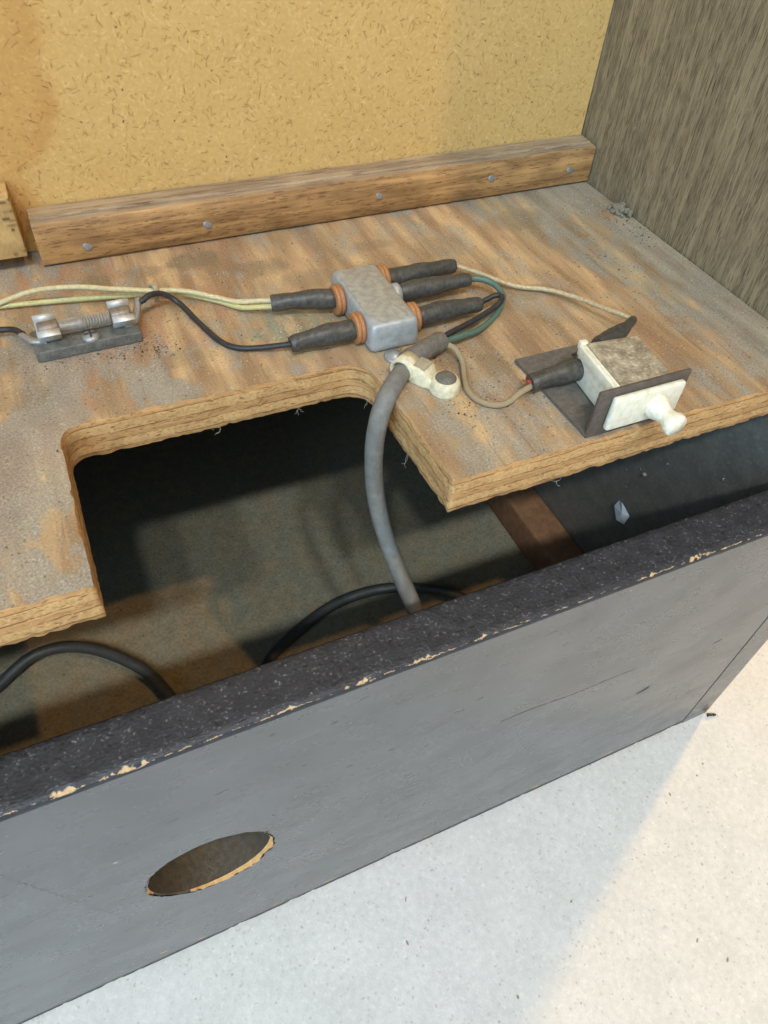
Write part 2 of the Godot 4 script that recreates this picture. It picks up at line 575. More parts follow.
# box with rounded edges, from lo to hi
func rbox(s: SurfaceTool, lo: Vector3, hi: Vector3, r: float, k := 1.0, taper := 0.0) -> void:
	var c := (lo + hi) * 0.5
	var hs := (hi - lo) * 0.5
	r = minf(r, minf(hs.x, minf(hs.y, hs.z)) * 0.98)
	var inn := hs - Vector3.ONE * r
	for ax in 3:
		for sg in [-1.0, 1.0]:
			var a1 := (ax + 1) % 3
			var a2 := (ax + 2) % 3
			var l1 := [-hs[a1], -hs[a1] + r * 0.4, -hs[a1] + r, hs[a1] - r, hs[a1] - r * 0.4, hs[a1]]
			var l2 := [-hs[a2], -hs[a2] + r * 0.4, -hs[a2] + r, hs[a2] - r, hs[a2] - r * 0.4, hs[a2]]
			var pts := []
			var nn := Vector3.ZERO
			nn[ax] = sg
			for i in 6:
				for j in 6:
					var p := Vector3.ZERO
					p[ax] = sg * hs[ax]
					p[a1] = l1[i]
					p[a2] = l2[j]
					var q := Vector3(clampf(p.x, -inn.x, inn.x), clampf(p.y, -inn.y, inn.y), clampf(p.z, -inn.z, inn.z))
					var d := (p - q).normalized()
					p = q + d * r
					if taper != 0.0:
						var f := 1.0 - taper * (p.y / hs.y * 0.5 + 0.5)
						p.x *= f
						p.z *= f
					pts.append(c + p)
			for i in 5:
				for j in 5:
					var a: Vector3 = pts[i * 6 + j]
					var b: Vector3 = pts[(i + 1) * 6 + j]
					var e: Vector3 = pts[(i + 1) * 6 + j + 1]
					var d: Vector3 = pts[i * 6 + j + 1]
					if sg > 0.0:
						quad(s, a, b, e, d, puv(a, nn, k), puv(b, nn, k), puv(e, nn, k), puv(d, nn, k))
					else:
						quad(s, a, d, e, b, puv(a, nn, k), puv(d, nn, k), puv(e, nn, k), puv(b, nn, k))

# points through a smooth curve
func spline(p: Array, step := 0.0012) -> PackedVector3Array:
	var out := PackedVector3Array()
	for i in p.size() - 1:
		var p0: Vector3 = p[maxi(i - 1, 0)]
		var p1: Vector3 = p[i]
		var p2: Vector3 = p[i + 1]
		var p3: Vector3 = p[mini(i + 2, p.size() - 1)]
		var n := maxi(int(p1.distance_to(p2) / step), 2)
		for k in n:
			out.append(p1.cubic_interpolate(p2, p0, p3, float(k) / n))
	out.append(p[p.size() - 1])
	return out

func mmv(a: Array) -> Array:
	var o := []
	for q in a:
		o.append(Vector3(q[0], q[1], q[2]) * MM)
	return o

# round tube along points; rad(f) gives the radius at 0..1
func tube(s: SurfaceTool, pts: PackedVector3Array, rad: Callable, sides := 12, caps := true) -> void:
	var n := pts.size()
	var t0 := (pts[1] - pts[0]).normalized()
	var up := Vector3.UP if absf(t0.y) < 0.9 else Vector3.RIGHT
	var nx := t0.cross(up).normalized()
	var rings := []
	var total := 0.0
	var ls := [0.0]
	for i in range(1, n):
		total += pts[i].distance_to(pts[i - 1])
		ls.append(total)
	for i in n:
		var t := (pts[mini(i + 1, n - 1)] - pts[maxi(i - 1, 0)]).normalized()
		nx = (nx - t * nx.dot(t)).normalized()
		var ny := t.cross(nx)
		var ring := []
		for k in sides:
			var a := TAU * k / sides
			ring.append(pts[i] + (nx * cos(a) + ny * sin(a)) * float(rad.call(ls[i] / total, a)))
		rings.append(ring)
	s.set_smooth_group(0)
	for i in n - 1:
		for k in sides:
			var k2 := (k + 1) % sides
			quad(s, rings[i][k], rings[i][k2], rings[i + 1][k2], rings[i + 1][k])
	if caps:
		s.set_smooth_group(-1)
		for k in sides:
			var k2 := (k + 1) % sides
			tri(s, pts[0], rings[0][k2], rings[0][k])
			tri(s, pts[n - 1], rings[n - 1][k], rings[n - 1][k2])
		s.set_smooth_group(0)

# lathe: profile of (along, radius) round an axis
func lathe(s: SurfaceTool, at: Vector3, axis: Vector3, prof: Array, sides := 28) -> void:
	var up := Vector3.UP if absf(axis.y) < 0.9 else Vector3.RIGHT
	var nx := axis.cross(up).normalized()
	var ny := axis.cross(nx)
	for i in prof.size() - 1:
		for k in sides:
			var a := TAU * k / sides
			var b := TAU * (k + 1) / sides
			var d1 := nx * cos(a) + ny * sin(a)
			var d2 := nx * cos(b) + ny * sin(b)
			var p: Vector3 = at + axis * prof[i][0]
			var q: Vector3 = at + axis * prof[i + 1][0]
			var r1: float = prof[i][1]
			var r2: float = prof[i + 1][1]
			if r1 > 0.0 and r2 > 0.0:
				quad(s, p + d1 * r1, p + d2 * r1, q + d2 * r2, q + d1 * r2)
			elif r1 > 0.0:
				tri(s, p + d1 * r1, p + d2 * r1, q)
			elif r2 > 0.0:
				tri(s, p, q + d2 * r2, q + d1 * r2)

func wobble(f: float, sd: float) -> float:
	return sin(f * 9.0 + sd) * 0.5 + sin(f * 23.0 + sd * 2.3) * 0.3 + sin(f * 47.0 + sd * 1.7) * 0.2

func wire(called: String, label: String, pts: Array, r: float, m: Material, group := "insulated wires on the shelf") -> Node3D:
	var p := mmv(pts)
	var t := thing(called, label, "wire", p[0], group)
	for i in p.size():
		p[i] -= t.position
	var s := stn()
	tube(s, spline(p), func(f, _a): return r * (1.0 + 0.04 * wobble(f, r * 1e4)), 10)
	done(s, "insulation", m, t)
	return t

# shrink sleeve part: thicker over the terminal inside it
func sleeve(parent: Node3D, a: Array, b: Array, r1: float, r2: float, m: Material, sd: float, mid := []) -> MeshInstance3D:
	var p := [Vector3(a[0], a[1], a[2]) * MM - parent.position, Vector3(b[0], b[1], b[2]) * MM - parent.position]
	if mid:
		p.insert(1, Vector3(mid[0], mid[1], mid[2]) * MM - parent.position)
	else:
		p.insert(1, p[0].lerp(p[1], 0.5) + Vector3(0, 0.0004, 0))
	var s := stn()
	tube(s, spline(p, 0.0009), func(f, ang):
		var base := lerpf(r1, r2, ss(0.25, 0.6, f))
		var lip := 1.0 - 0.10 * ss(0.93, 1.0, f) - 0.12 * (1.0 - ss(0.0, 0.06, f))
		return base * lip * (1.0 + 0.045 * wobble(f, sd) + 0.05 * sin(ang * 2.0 + f * 5.0 + sd) + 0.025 * sin(ang * 5.0 + f * 17.0 + sd)), 18)
	return done(s, "shrink_sleeve", m, parent)

# flat sheet with a hole in it; outline and hole lists run anticlockwise seen from the +normal side; bridged and triangulated
func holed(outer: PackedVector2Array, hole: PackedVector2Array) -> Array:
	var best := 1e9
	var bi := 0
	var bj := 0
	for i in outer.size():
		for j in hole.size():
			var d := outer[i].distance_squared_to(hole[j])
			if d < best:
				best = d
				bi = i
				bj = j
	var poly := PackedVector2Array()
	for k in outer.size() + 1:
		poly.append(outer[(bi + k) % outer.size()])
	for k in hole.size() + 1:
		poly.append(hole[posmod(bj - k, hole.size())])
	var idx := Geometry2D.triangulate_polygon(poly)
	return [poly, idx]

# ------------------------------------------------------------------ lamps
func lamp(called: String, at: Vector3, col: Color, energy: float, size: float) -> void:
	var l := OmniLight3D.new()
	l.name = called
	l.position = at
	l.light_color = col
	l.light_energy = energy
	l.light_size = size
	l.omni_range = 8.0
	l.omni_attenuation = 2.0
	l.shadow_enabled = true
	add_child(l)

func area(called: String, at: Vector3, to: Vector3, col: Color, energy: float, size: Vector2) -> void:
	var l := AreaLight3D.new()
	l.name = called
	add_child(l)
	l.look_at_from_position(at, to)
	l.light_color = col
	l.light_energy = energy
	l.area_size = size
	l.area_range = 8.0
	l.shadow_enabled = true

func _ready() -> void:
	# camera
	var cam := Camera3D.new()
	cam.name = "camera"
	add_child(cam)
	cam.transform = Transform3D(Basis(Vector3(0.91257326, 0.05627211, 0.40502282), Vector3(0.26992638, 0.66112718, -0.70003614), Vector3(-0.3071641, 0.74816061, 0.58813766)).orthonormalized(), Vector3(-0.27239927, 0.17185297, 0.32928386))
	cam.fov = 70.313
	cam.near = 0.01
	cam.far = 30.0
	cam.current = true
	# the dim room round the cabinet
	var env := Environment.new()
	env.background_mode = Environment.BG_COLOR
	env.background_color = Color(0.56, 0.57, 0.565)
	env.tonemap_mode = Environment.TONE_MAPPER_LINEAR
	env.tonemap_exposure = 1.28
	env.sdfgi_enabled = true
	env.ssao_enabled = true
	env.ssil_enabled = true
	var we := WorldEnvironment.new()
	we.name = "world_environment"
	we.environment = env
	add_child(we)
	# a cool window at the left front, a row of three cool ceiling lamps in front, one warm lamp at the right front, a warm light behind the right side
	lamp("ceiling_lamp_near", Vector3(-0.38, 1.85, 1.49), Color(0.95, 0.99, 1.0), 1.0, 0.045)
	lamp("ceiling_lamp_middle", Vector3(-0.60, 1.85, 1.49), Color(0.95, 0.99, 1.0), 0.7, 0.045)
	lamp("ceiling_lamp_far", Vector3(-0.95, 1.85, 1.49), Color(0.95, 0.99, 1.0), 0.95, 0.045)
	lamp("warm_lamp", Vector3(0.29, 1.85, 1.0), Color(1.0, 0.78, 0.48), 0.9, 0.02)
	area("window_light", Vector3(-1.35, 0.8, 1.05), Vector3(-0.2, -0.12, 0.22), Color(0.71, 0.87, 1.0), 1.8, Vector2(1.0, 0.9))
	area("rear_light", Vector3(2.0, 1.15, -0.77), Vector3(0.1, -0.24, 0.3), Color(1.0, 0.80, 0.46), 3.9, Vector2(0.15, 0.15))

	make_materials()
	make_floor()
	make_cabinet()
	make_fuse_holder()
	make_junction_box()
	make_switch()
	make_wires()
	make_cables()
	make_clamp()
	make_debris()

func make_materials() -> void:
	chip_a = nz(2048, 8, 0.02, 81, 3)
	chip_b = nz(2048, 8, 0.12, 82, 3)
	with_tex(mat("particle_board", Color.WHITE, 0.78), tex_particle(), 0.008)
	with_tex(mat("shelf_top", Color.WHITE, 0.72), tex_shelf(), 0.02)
	with_tex(mat("ply_edge", Color.WHITE, 0.8), tex_ply_edge(), 0.025)
	with_tex(mat("batten_wood", Color.WHITE, 0.6), tex_grain(1024, 160, 91, Vector3(126, 92, 56), Vector3(194, 150, 96), Vector3(92, 62, 36), 2200, 9.0, 16.0), 0.02)
	with_tex(mat("batten_top", Color.WHITE, 0.75), tex_grain(1024, 160, 95, Vector3(134, 114, 92), Vector3(178, 156, 126), Vector3(90, 70, 52), 700, 24.0, 18.0), 0.02)
	with_tex(mat("old_batten", Color.WHITE, 0.75), tex_grain(512, 160, 99, Vector3(160, 130, 82), Vector3(214, 180, 122), Vector3(84, 60, 34), 1000, 9.0, 7.0), 0.03)
	with_tex(mat("side_wood", Color.WHITE, 0.7), tex_grain(1024, 1024, 101, Vector3(124, 111, 86), Vector3(156, 140, 111), Vector3(78, 66, 50), 15000, 20.0, 24.0), 0.03)
	var face_tex := tex_panel_face()
	var bp := with_tex(mat("black_paint", Color.WHITE, 1.0), face_tex, 0.005)
	var rd := PackedByteArray()
	var sheen := nz(face_tex.w, face_tex.h, 0.012, 47, 5, 2.0, 1.0)
	rd.resize(face_tex.w * face_tex.h)
	for i in rd.size():
		rd[i] = clampi(int(46.0 + 46.0 * sheen[i] / 255.0 + 0.12 * (face_tex.e[i] - 130.0) + 1.6 * maxf(0.0, 96.0 - face_tex.e[i])), 40, 230)
	bp.roughness_texture = ImageTexture.create_from_image(Image.create_from_data(face_tex.w, face_tex.h, false, Image.FORMAT_L8, rd))
	bp.metallic_specular = 1.0
	with_tex(mat("black_edge", Color.WHITE, 0.55), tex_panel_edge(), 0.035)
	with_tex(mat("floor_surface", Color.WHITE, 0.6), tex_floor(), 0.02)
	with_tex(mat("bottom_board", Color.WHITE, 0.9), tex_bottom(), 0.02)
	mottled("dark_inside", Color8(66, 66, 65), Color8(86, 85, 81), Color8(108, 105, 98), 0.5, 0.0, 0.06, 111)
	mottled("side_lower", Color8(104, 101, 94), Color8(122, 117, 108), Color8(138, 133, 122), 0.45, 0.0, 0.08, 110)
	mottled("hole_inside", Color8(62, 56, 46), Color8(92, 80, 62), Color8(136, 116, 88), 0.6, 0.0, 0.02, 112, 0.42, 0.62, 0.03)
	mottled("raw_chip", Color8(176, 134, 82), Color8(206, 166, 110), Color8(232, 200, 150), 0.85, 0.0, 0.015, 113, 0.4, 0.6, 0.03)
	mottled("cleat_wood", Color8(122, 84, 56), Color8(148, 106, 72), Color8(168, 128, 92), 0.75, 0.0, 0.05, 114)
	mottled("bakelite", Color8(78, 78, 74), Color8(112, 110, 103), Color8(140, 136, 126), 0.6, 0.0, 0.02, 115)
	mottled("tinned_steel", Color8(212, 210, 204), Color8(176, 172, 164), Color8(232, 230, 226), 0.5, 0.35, 0.012, 116)
	mottled("old_brass", Color8(150, 140, 128), Color8(116, 106, 96), Color8(176, 166, 152), 0.5, 0.5, 0.012, 117)
	mottled("nail_steel", Color8(172, 173, 174), Color8(138, 136, 132), Color8(196, 196, 194), 0.45, 0.5, 0.006, 118)
	mottled("cast_metal", Color8(178, 182, 182), Color8(148, 152, 152), Color8(206, 208, 206), 0.5, 0.3, 0.02, 119)
	mottled("dusty_cast_top", Color8(168, 162, 148), Color8(136, 131, 118), Color8(200, 198, 190), 0.85, 0.05, 0.022, 120, 0.42, 0.62, 0.02)
	mottled("fibre_washer", Color8(182, 126, 78), Color8(150, 100, 62), Color8(206, 160, 112), 0.6, 0.0, 0.008, 121)
	mottled("sleeve_black", Color8(48, 48, 47), Color8(94, 90, 82), Color8(136, 130, 118), 0.48, 0.0, 0.016, 122, 0.44, 0.70, 0.003)
	mottled("sleeve_dusty", Color8(86, 82, 76), Color8(122, 114, 102), Color8(142, 134, 122), 0.7, 0.0, 0.016, 123, 0.4, 0.62, 0.004)
	mottled("wire_cream", Color8(206, 194, 152), Color8(172, 152, 110), Color8(226, 218, 184), 0.5, 0.0, 0.012, 124, 0.5, 0.72)
	mottled("wire_yellow", Color8(200, 196, 138), Color8(166, 158, 104), Color8(214, 212, 168), 0.5, 0.0, 0.012, 125, 0.5, 0.72)
	mottled("wire_striped", Color8(204, 192, 160), Color8(160, 136, 96), Color8(64, 58, 84), 0.55, 0.0, 0.012, 126, 0.42, 0.6)
	mottled("wire_dusty", Color8(158, 140, 108), Color8(140, 124, 98), Color8(182, 168, 136), 0.85, 0.0, 0.012, 127)
	mottled("wire_black", Color8(34, 34, 36), Color8(62, 61, 60), Color8(96, 94, 90), 0.5, 0.0, 0.012, 128, 0.48, 0.74)
	mottled("wire_green", Color8(70, 100, 88), Color8(98, 116, 104), Color8(120, 132, 118), 0.5, 0.0, 0.012, 129, 0.46, 0.72)
	mottled("cable_grey", Color8(126, 125, 119), Color8(102, 101, 96), Color8(158, 156, 148), 0.65, 0.0, 0.02, 130)
	mottled("cable_black", Color8(54, 56, 55), Color8(72, 73, 70), Color8(96, 95, 90), 0.5, 0.0, 0.03, 131)
	mottled("nylon", Color8(226, 220, 190), Color8(182, 170, 138), Color8(234, 230, 208), 0.5, 0.0, 0.012, 132, 0.46, 0.7)
	mottled("nylon_dusty", Color8(172, 160, 132), Color8(146, 136, 114), Color8(196, 186, 158), 0.8, 0.0, 0.01, 133)
	mottled("switch_plastic", Color8(232, 229, 212), Color8(212, 202, 170), Color8(240, 238, 226), 0.42, 0.0, 0.02, 134, 0.54, 0.72)
	mottled("switch_grime", Color8(122, 110, 92), Color8(190, 178, 152), Color8(228, 222, 204), 0.8, 0.0, 0.05, 135, 0.44, 0.64, 0.012)
	mottled("plunger_plastic", Color8(240, 238, 224), Color8(214, 200, 156), Color8(242, 240, 228), 0.35, 0.0, 0.014, 136, 0.56, 0.74)
	mottled("bracket_steel", Color8(86, 76, 70), Color8(108, 98, 90), Color8(128, 118, 106), 0.62, 0.25, 0.02, 137)
	mottled("bracket_dust", Color8(88, 82, 75), Color8(108, 101, 92), Color8(136, 130, 118), 0.85, 0.0, 0.02, 138, 0.42, 0.62, 0.012)
	mottled("lint_grey", Color8(140, 132, 112), Color8(112, 104, 88), Color8(176, 168, 148), 0.95, 0.0, 0.006, 139, 0.42, 0.62, 0.02)
	mat("flake_white", Color8(236, 240, 244), 0.5)
	mat("lint_thread", Color8(150, 143, 128), 0.9)
	mat("copper_core", Color8(164, 70, 56), 0.5)
	var gm := mat("fuse_glass", Color(0.86, 0.84, 0.8, 0.16), 0.05)
	gm.transparency = BaseMaterial3D.TRANSPARENCY_ALPHA
	mat("screw_slot", Color8(60, 60, 58), 0.6)

func make_floor() -> void:
	var s := stn()
	var k := 1.0 / 0.36
	var n := 2.5
	quad(s, Vector3(-n, Y_FLOOR, n), Vector3(n, Y_FLOOR, n), Vector3(n, Y_FLOOR, -n), Vector3(-n, Y_FLOOR, -n), Vector2(-n, n) * k, Vector2(n, n) * k, Vector2(n, -n) * k, Vector2(-n, -n) * k)
	var o := done(s, "floor", M.floor_surface, self)
	tag(o, "pale speckled floor in front of and beside the cabinet", "floor", "", "structure")

# flat plain box face helper for boards: box with six faces and a uv scale
func board(s: SurfaceTool, lo: Vector3, hi: Vector3, k := 3.0) -> void:
	rbox(s, lo, hi, 0.0006, k)

func make_cabinet() -> void:
	var cab := thing("wooden_cabinet", "open wooden cabinet with black front panel, plywood shelf and particle board back", "cabinet", Vector3(-0.284, Y_FLOOR, 0.1))
	var off := -cab.position
	# everything below is built in scene coordinates and moved to the cabinet's base
	make_back(cab, off)
	make_shelf(cab, off)
	make_battens(cab, off)
	make_sides(cab, off)
	make_panel(cab, off)
	make_bottom(cab, off)

func shift(o: Node3D, off: Vector3, label := "") -> Node3D:
	o.position = off
	if label:
		o.set_meta("label", label)
	return o

func make_back(cab: Node3D, off: Vector3) -> void:
	var s := stn()
	var x0 := X_LEFT
	var x1 := -0.0008
	# front face mapped so that the brown patch lies where the photograph shows it
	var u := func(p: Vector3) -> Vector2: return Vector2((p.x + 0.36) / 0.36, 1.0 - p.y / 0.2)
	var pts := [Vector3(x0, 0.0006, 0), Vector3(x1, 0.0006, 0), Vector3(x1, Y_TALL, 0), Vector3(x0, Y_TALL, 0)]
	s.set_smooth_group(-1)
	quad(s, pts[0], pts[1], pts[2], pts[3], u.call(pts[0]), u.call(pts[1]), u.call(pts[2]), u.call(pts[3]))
	var d := Vector3(0, 0, -0.012)
	for i in 4:
		var a: Vector3 = pts[i]
		var b: Vector3 = pts[(i + 1) % 4]
		quad(s, a, a + d, b + d, b, Vector2(0.1, 0.1), Vector2(0.1, 0.2), Vector2(0.8, 0.2), Vector2(0.8, 0.1))
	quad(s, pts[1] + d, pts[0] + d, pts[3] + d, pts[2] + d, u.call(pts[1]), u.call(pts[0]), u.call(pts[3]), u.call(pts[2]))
	shift(done(s, "back_board", M.particle_board, cab), off, "raw yellow particle board with a brown patch at its left")

func shelf_outline() -> PackedVector2Array:
	# (x, z) front edge from the right end to the left with the notch; rounded inner corners
	var c := PackedVector2Array()
	var add_line := func(a: Vector2, b: Vector2) -> void:
		var n := maxi(int(a.distance_to(b) / 0.0016), 1)
		for k in n:
			c.append(a.lerp(b, float(k) / n))
	var r := 0.010
	var r2 := 0.006
	var pr := Vector2(X_NR, Z_NOTCH)
	var pl := Vector2(X_NL, Z_NOTCH)
	add_line.call(Vector2(-0.0008, Z_SHELF), Vector2(X_NR, Z_SHELF))
	add_line.call(Vector2(X_NR, Z_SHELF), pr + Vector2(-0.002, r))
	for k in 8:
		var a := PI / 2 * k / 8.0
		c.append(pr + Vector2(-r - 0.002 + r * cos(a), r - r * sin(a)))
	add_line.call(pr + Vector2(-r - 0.002, 0), pl + Vector2(r2, 0))
	for k in 6:
		var a := PI / 2 * k / 6.0
		c.append(pl + Vector2(r2 - r2 * sin(a), r2 - r2 * cos(a)))
	add_line.call(pl + Vector2(0, r2), Vector2(X_NL, Z_SHELF))
	add_line.call(Vector2(X_NL, Z_SHELF), Vector2(X_LEFT, Z_SHELF))
	c.append(Vector2(X_LEFT, Z_SHELF))
	return c

func make_shelf(cab: Node3D, off: Vector3) -> void:
	var am := ArrayMesh.new()
	var line := shelf_outline()
	rng.seed = 301
	# ragged cut: every column of the edge wanders a little
	var nl := FastNoiseLite.new()
	nl.seed = 6
	nl.frequency = 90.0
	nl.fractal_octaves = 3
	var n := line.size()
	var nrm := PackedVector2Array()
	for i in n:
		var t := (line[mini(i + 1, n - 1)] - line[maxi(i - 1, 0)]).normalized()
		nrm.append(Vector2(t.y, -t.x))   # towards the open side
	for i in n:
		if nrm[i].y < -0.5:
			nrm[i] = -nrm[i]
	# make sure normals point out of the wood: the front runs right to left, so outside is +z there
	for i in n:
		var t := (line[mini(i + 1, n - 1)] - line[maxi(i - 1, 0)]).normalized()
		nrm[i] = Vector2(-t.y, t.x) * -1.0
		nrm[i] = Vector2(t.y, -t.x)
	var rows := 9
	var grid := []
	var len_u := 0.0
	var us := [0.0]
	for i in n:
		if i > 0:
			len_u += line[i].distance_to(line[i - 1])
			us.append(len_u)
		var col := []
		for j in rows + 1:
			var f := float(j) / rows
			var dis := nl.get_noise_2d(us[i], f * 0.012) * 0.0003
			dis += nl.get_noise_2d(us[i] * 3.0 + 5.0, f * 0.03) * 0.0003
			var chip := maxf(0.0, nl.get_noise_2d(us[i] * 0.5 + 3.0, 9.0) - 0.12)
			if j == 0:
				dis -= 0.0003 + chip * 0.0022
			if j == rows:
				dis -= 0.0003 + maxf(0.0, nl.get_noise_2d(us[i] * 1.9 + 30.0, 4.0)) * 0.0012
			var y := -SHELF_T * f
			if j == rows:
				y += nl.get_noise_2d(us[i] * 2.3 + 60.0, 2.0) * 0.0006
			var q := line[i] + nrm[i] * dis
			col.append(Vector3(q.x, y, q.y))
		grid.append(col)
	var s := stn()
	for i in n - 1:
		for j in rows:
			var u1: float = us[i] / 0.62
			var u2: float = us[i + 1] / 0.62
			var v1 := float(j) / rows
			var v2 := float(j + 1) / rows
			quad(s, grid[i + 1][j], grid[i + 1][j + 1], grid[i][j + 1], grid[i][j], Vector2(u2, v1), Vector2(u2, v2), Vector2(u1, v2), Vector2(u1, v1))
	surf(s, M.ply_edge, am)
	for side in 2:
		var poly := PackedVector2Array()
		for i in n:
			var p: Vector3 = grid[i][0 if side == 0 else rows]
			poly.append(Vector2(p.x, p.z))
		poly.append(Vector2(X_LEFT, Z_REAR))
		poly.append(Vector2(-0.0008, Z_REAR))
		var idx := Geometry2D.triangulate_polygon(poly)
		s = stn()
		s.set_smooth_group(-1)
		for k in range(0, idx.size(), 3):
			var v := []
			for q in 3:
				var p2 := poly[idx[k + q]]
				var i2: int = idx[k + q]
				var yy: float = grid[i2][0 if side == 0 else rows].y if i2 < n else (0.0 if side == 0 else -SHELF_T)
				v.append(Vector3(p2.x, yy, p2.y))
			var nn: Vector3 = (v[1] - v[0]).cross(v[2] - v[0])
			var up := nn.y > 0.0
			if (side == 0) != up:
				var h = v[1]
				v[1] = v[2]
				v[2] = h
			var uv := []
			for q in 3:
				uv.append(Vector2((v[q].x + 0.40) / 0.40, v[q].z / 0.20))
			tri(s, v[0], v[1], v[2], uv[0], uv[1], uv[2])
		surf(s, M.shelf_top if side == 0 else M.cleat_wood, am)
	shift(put(am, "shelf", cab), off, "worn dusty plywood shelf with a square notch cut in its front edge")

func make_battens(cab: Node3D, off: Vector3) -> void:
	# long batten: a front strip and a rear strip with a groove between them
	var am := ArrayMesh.new()
	var x0 := -0.2813
	var x1 := -0.0012
	var s := stn()
	# profile (z, y) walked from the bottom front over the top to the back
	var prof := [Vector2(0.0148, 0.0012), Vector2(0.0153, 0.0020), Vector2(0.0152, 0.0182), Vector2(0.0145, 0.0190)]
	var top := [Vector2(0.0145, 0.0190), Vector2(0.0108, 0.0191), Vector2(0.0104, 0.0187), Vector2(0.0103, 0.0178), Vector2(0.0098, 0.0178), Vector2(0.0097, 0.0190), Vector2(0.0092, 0.0196), Vector2(0.0006, 0.0197)]
	var nb := FastNoiseLite.new()
	nb.seed = 17
	nb.frequency = 40.0
	var cols := 150
	for set_i in 2:
		var pf: Array = prof if set_i == 0 else top
		s = stn()
		if set_i == 1:
			s.set_smooth_group(-1)
		for i in cols:
			var xa := lerpf(x0, x1, float(i) / cols)
			var xb := lerpf(x0, x1, float(i + 1) / cols)
			for j in pf.size() - 1:
				var qs := []
				var us := []
				for c in [[xa, j], [xb, j], [xb, j + 1], [xa, j + 1]]:
					var q: Vector2 = pf[c[1]]
					var w := nb.get_noise_2d(c[0], q.x * 8.0 + q.y * 5.0) * 0.0003
					qs.append(Vector3(c[0], q.y + w, q.x + w * 0.6))
					us.append(Vector2((c[0] + 0.30) / 0.30, (q.y if set_i == 0 else q.x) / 0.045 + 0.1))
				quad(s, qs[0], qs[1], qs[2], qs[3], us[0], us[1], us[2], us[3])
		surf(s, M.batten_wood if set_i == 0 else M.batten_top, am)
	# ends and underside
	s = stn()
	s.set_smooth_group(-1)
	var ring := [Vector2(0.0148, 0.0012), Vector2(0.0152, 0.0182), Vector2(0.0145, 0.0190), Vector2(0.0006, 0.0195), Vector2(0.0006, 0.0012)]
	for e in [x0, x1]:
		for k in range(1, 4):
			var a := Vector3(e, ring[0].y, ring[0].x)
			var b := Vector3(e, ring[k].y, ring[k].x)
			var c := Vector3(e, ring[k + 1].y, ring[k + 1].x)
			if e == x0:
				tri(s, a, b, c, Vector2(0, 0), Vector2(0.02, 0.3), Vector2(0.04, 0))
			else:
				tri(s, a, c, b, Vector2(0, 0), Vector2(0.02, 0.3), Vector2(0.04, 0))
	quad(s, Vector3(x0, 0.0012, 0.0006), Vector3(x1, 0.0012, 0.0006), Vector3(x1, 0.0012, 0.0148), Vector3(x0, 0.0012, 0.0148))
	surf(s, M.old_batten, am)
	var bt := put(am, "batten", cab)
	shift(bt, off, "long brown wood batten nailed along the foot of the back board")
	for q in [[-261.7, 7.1], [-209.4, 8.9], [-125.1, 10.4], [-62.8, 10.6], [-14.5, 9.0]]:
		s = stn()
		lathe(s, Vector3(q[0], q[1], 14.6) * MM, Vector3(0.1, 0.15, 1).normalized(), [[0.0, 0.0023], [0.0006, 0.0022], [0.0008, 0.0014], [0.00085, 0.0]], 14)
		done(s, "nail", M.nail_steel, bt)
	# short piece at the left, standing a little off the shelf
	s = stn()
	rbox(s, Vector3(-0.52, 0.0072, 0.0006), Vector3(-0.2858, 0.0322, 0.0165), 0.0007, 1.0 / 0.15)
	shift(done(s, "batten", M.old_batten, cab), off, "short pale batten raised off the shelf at the left")

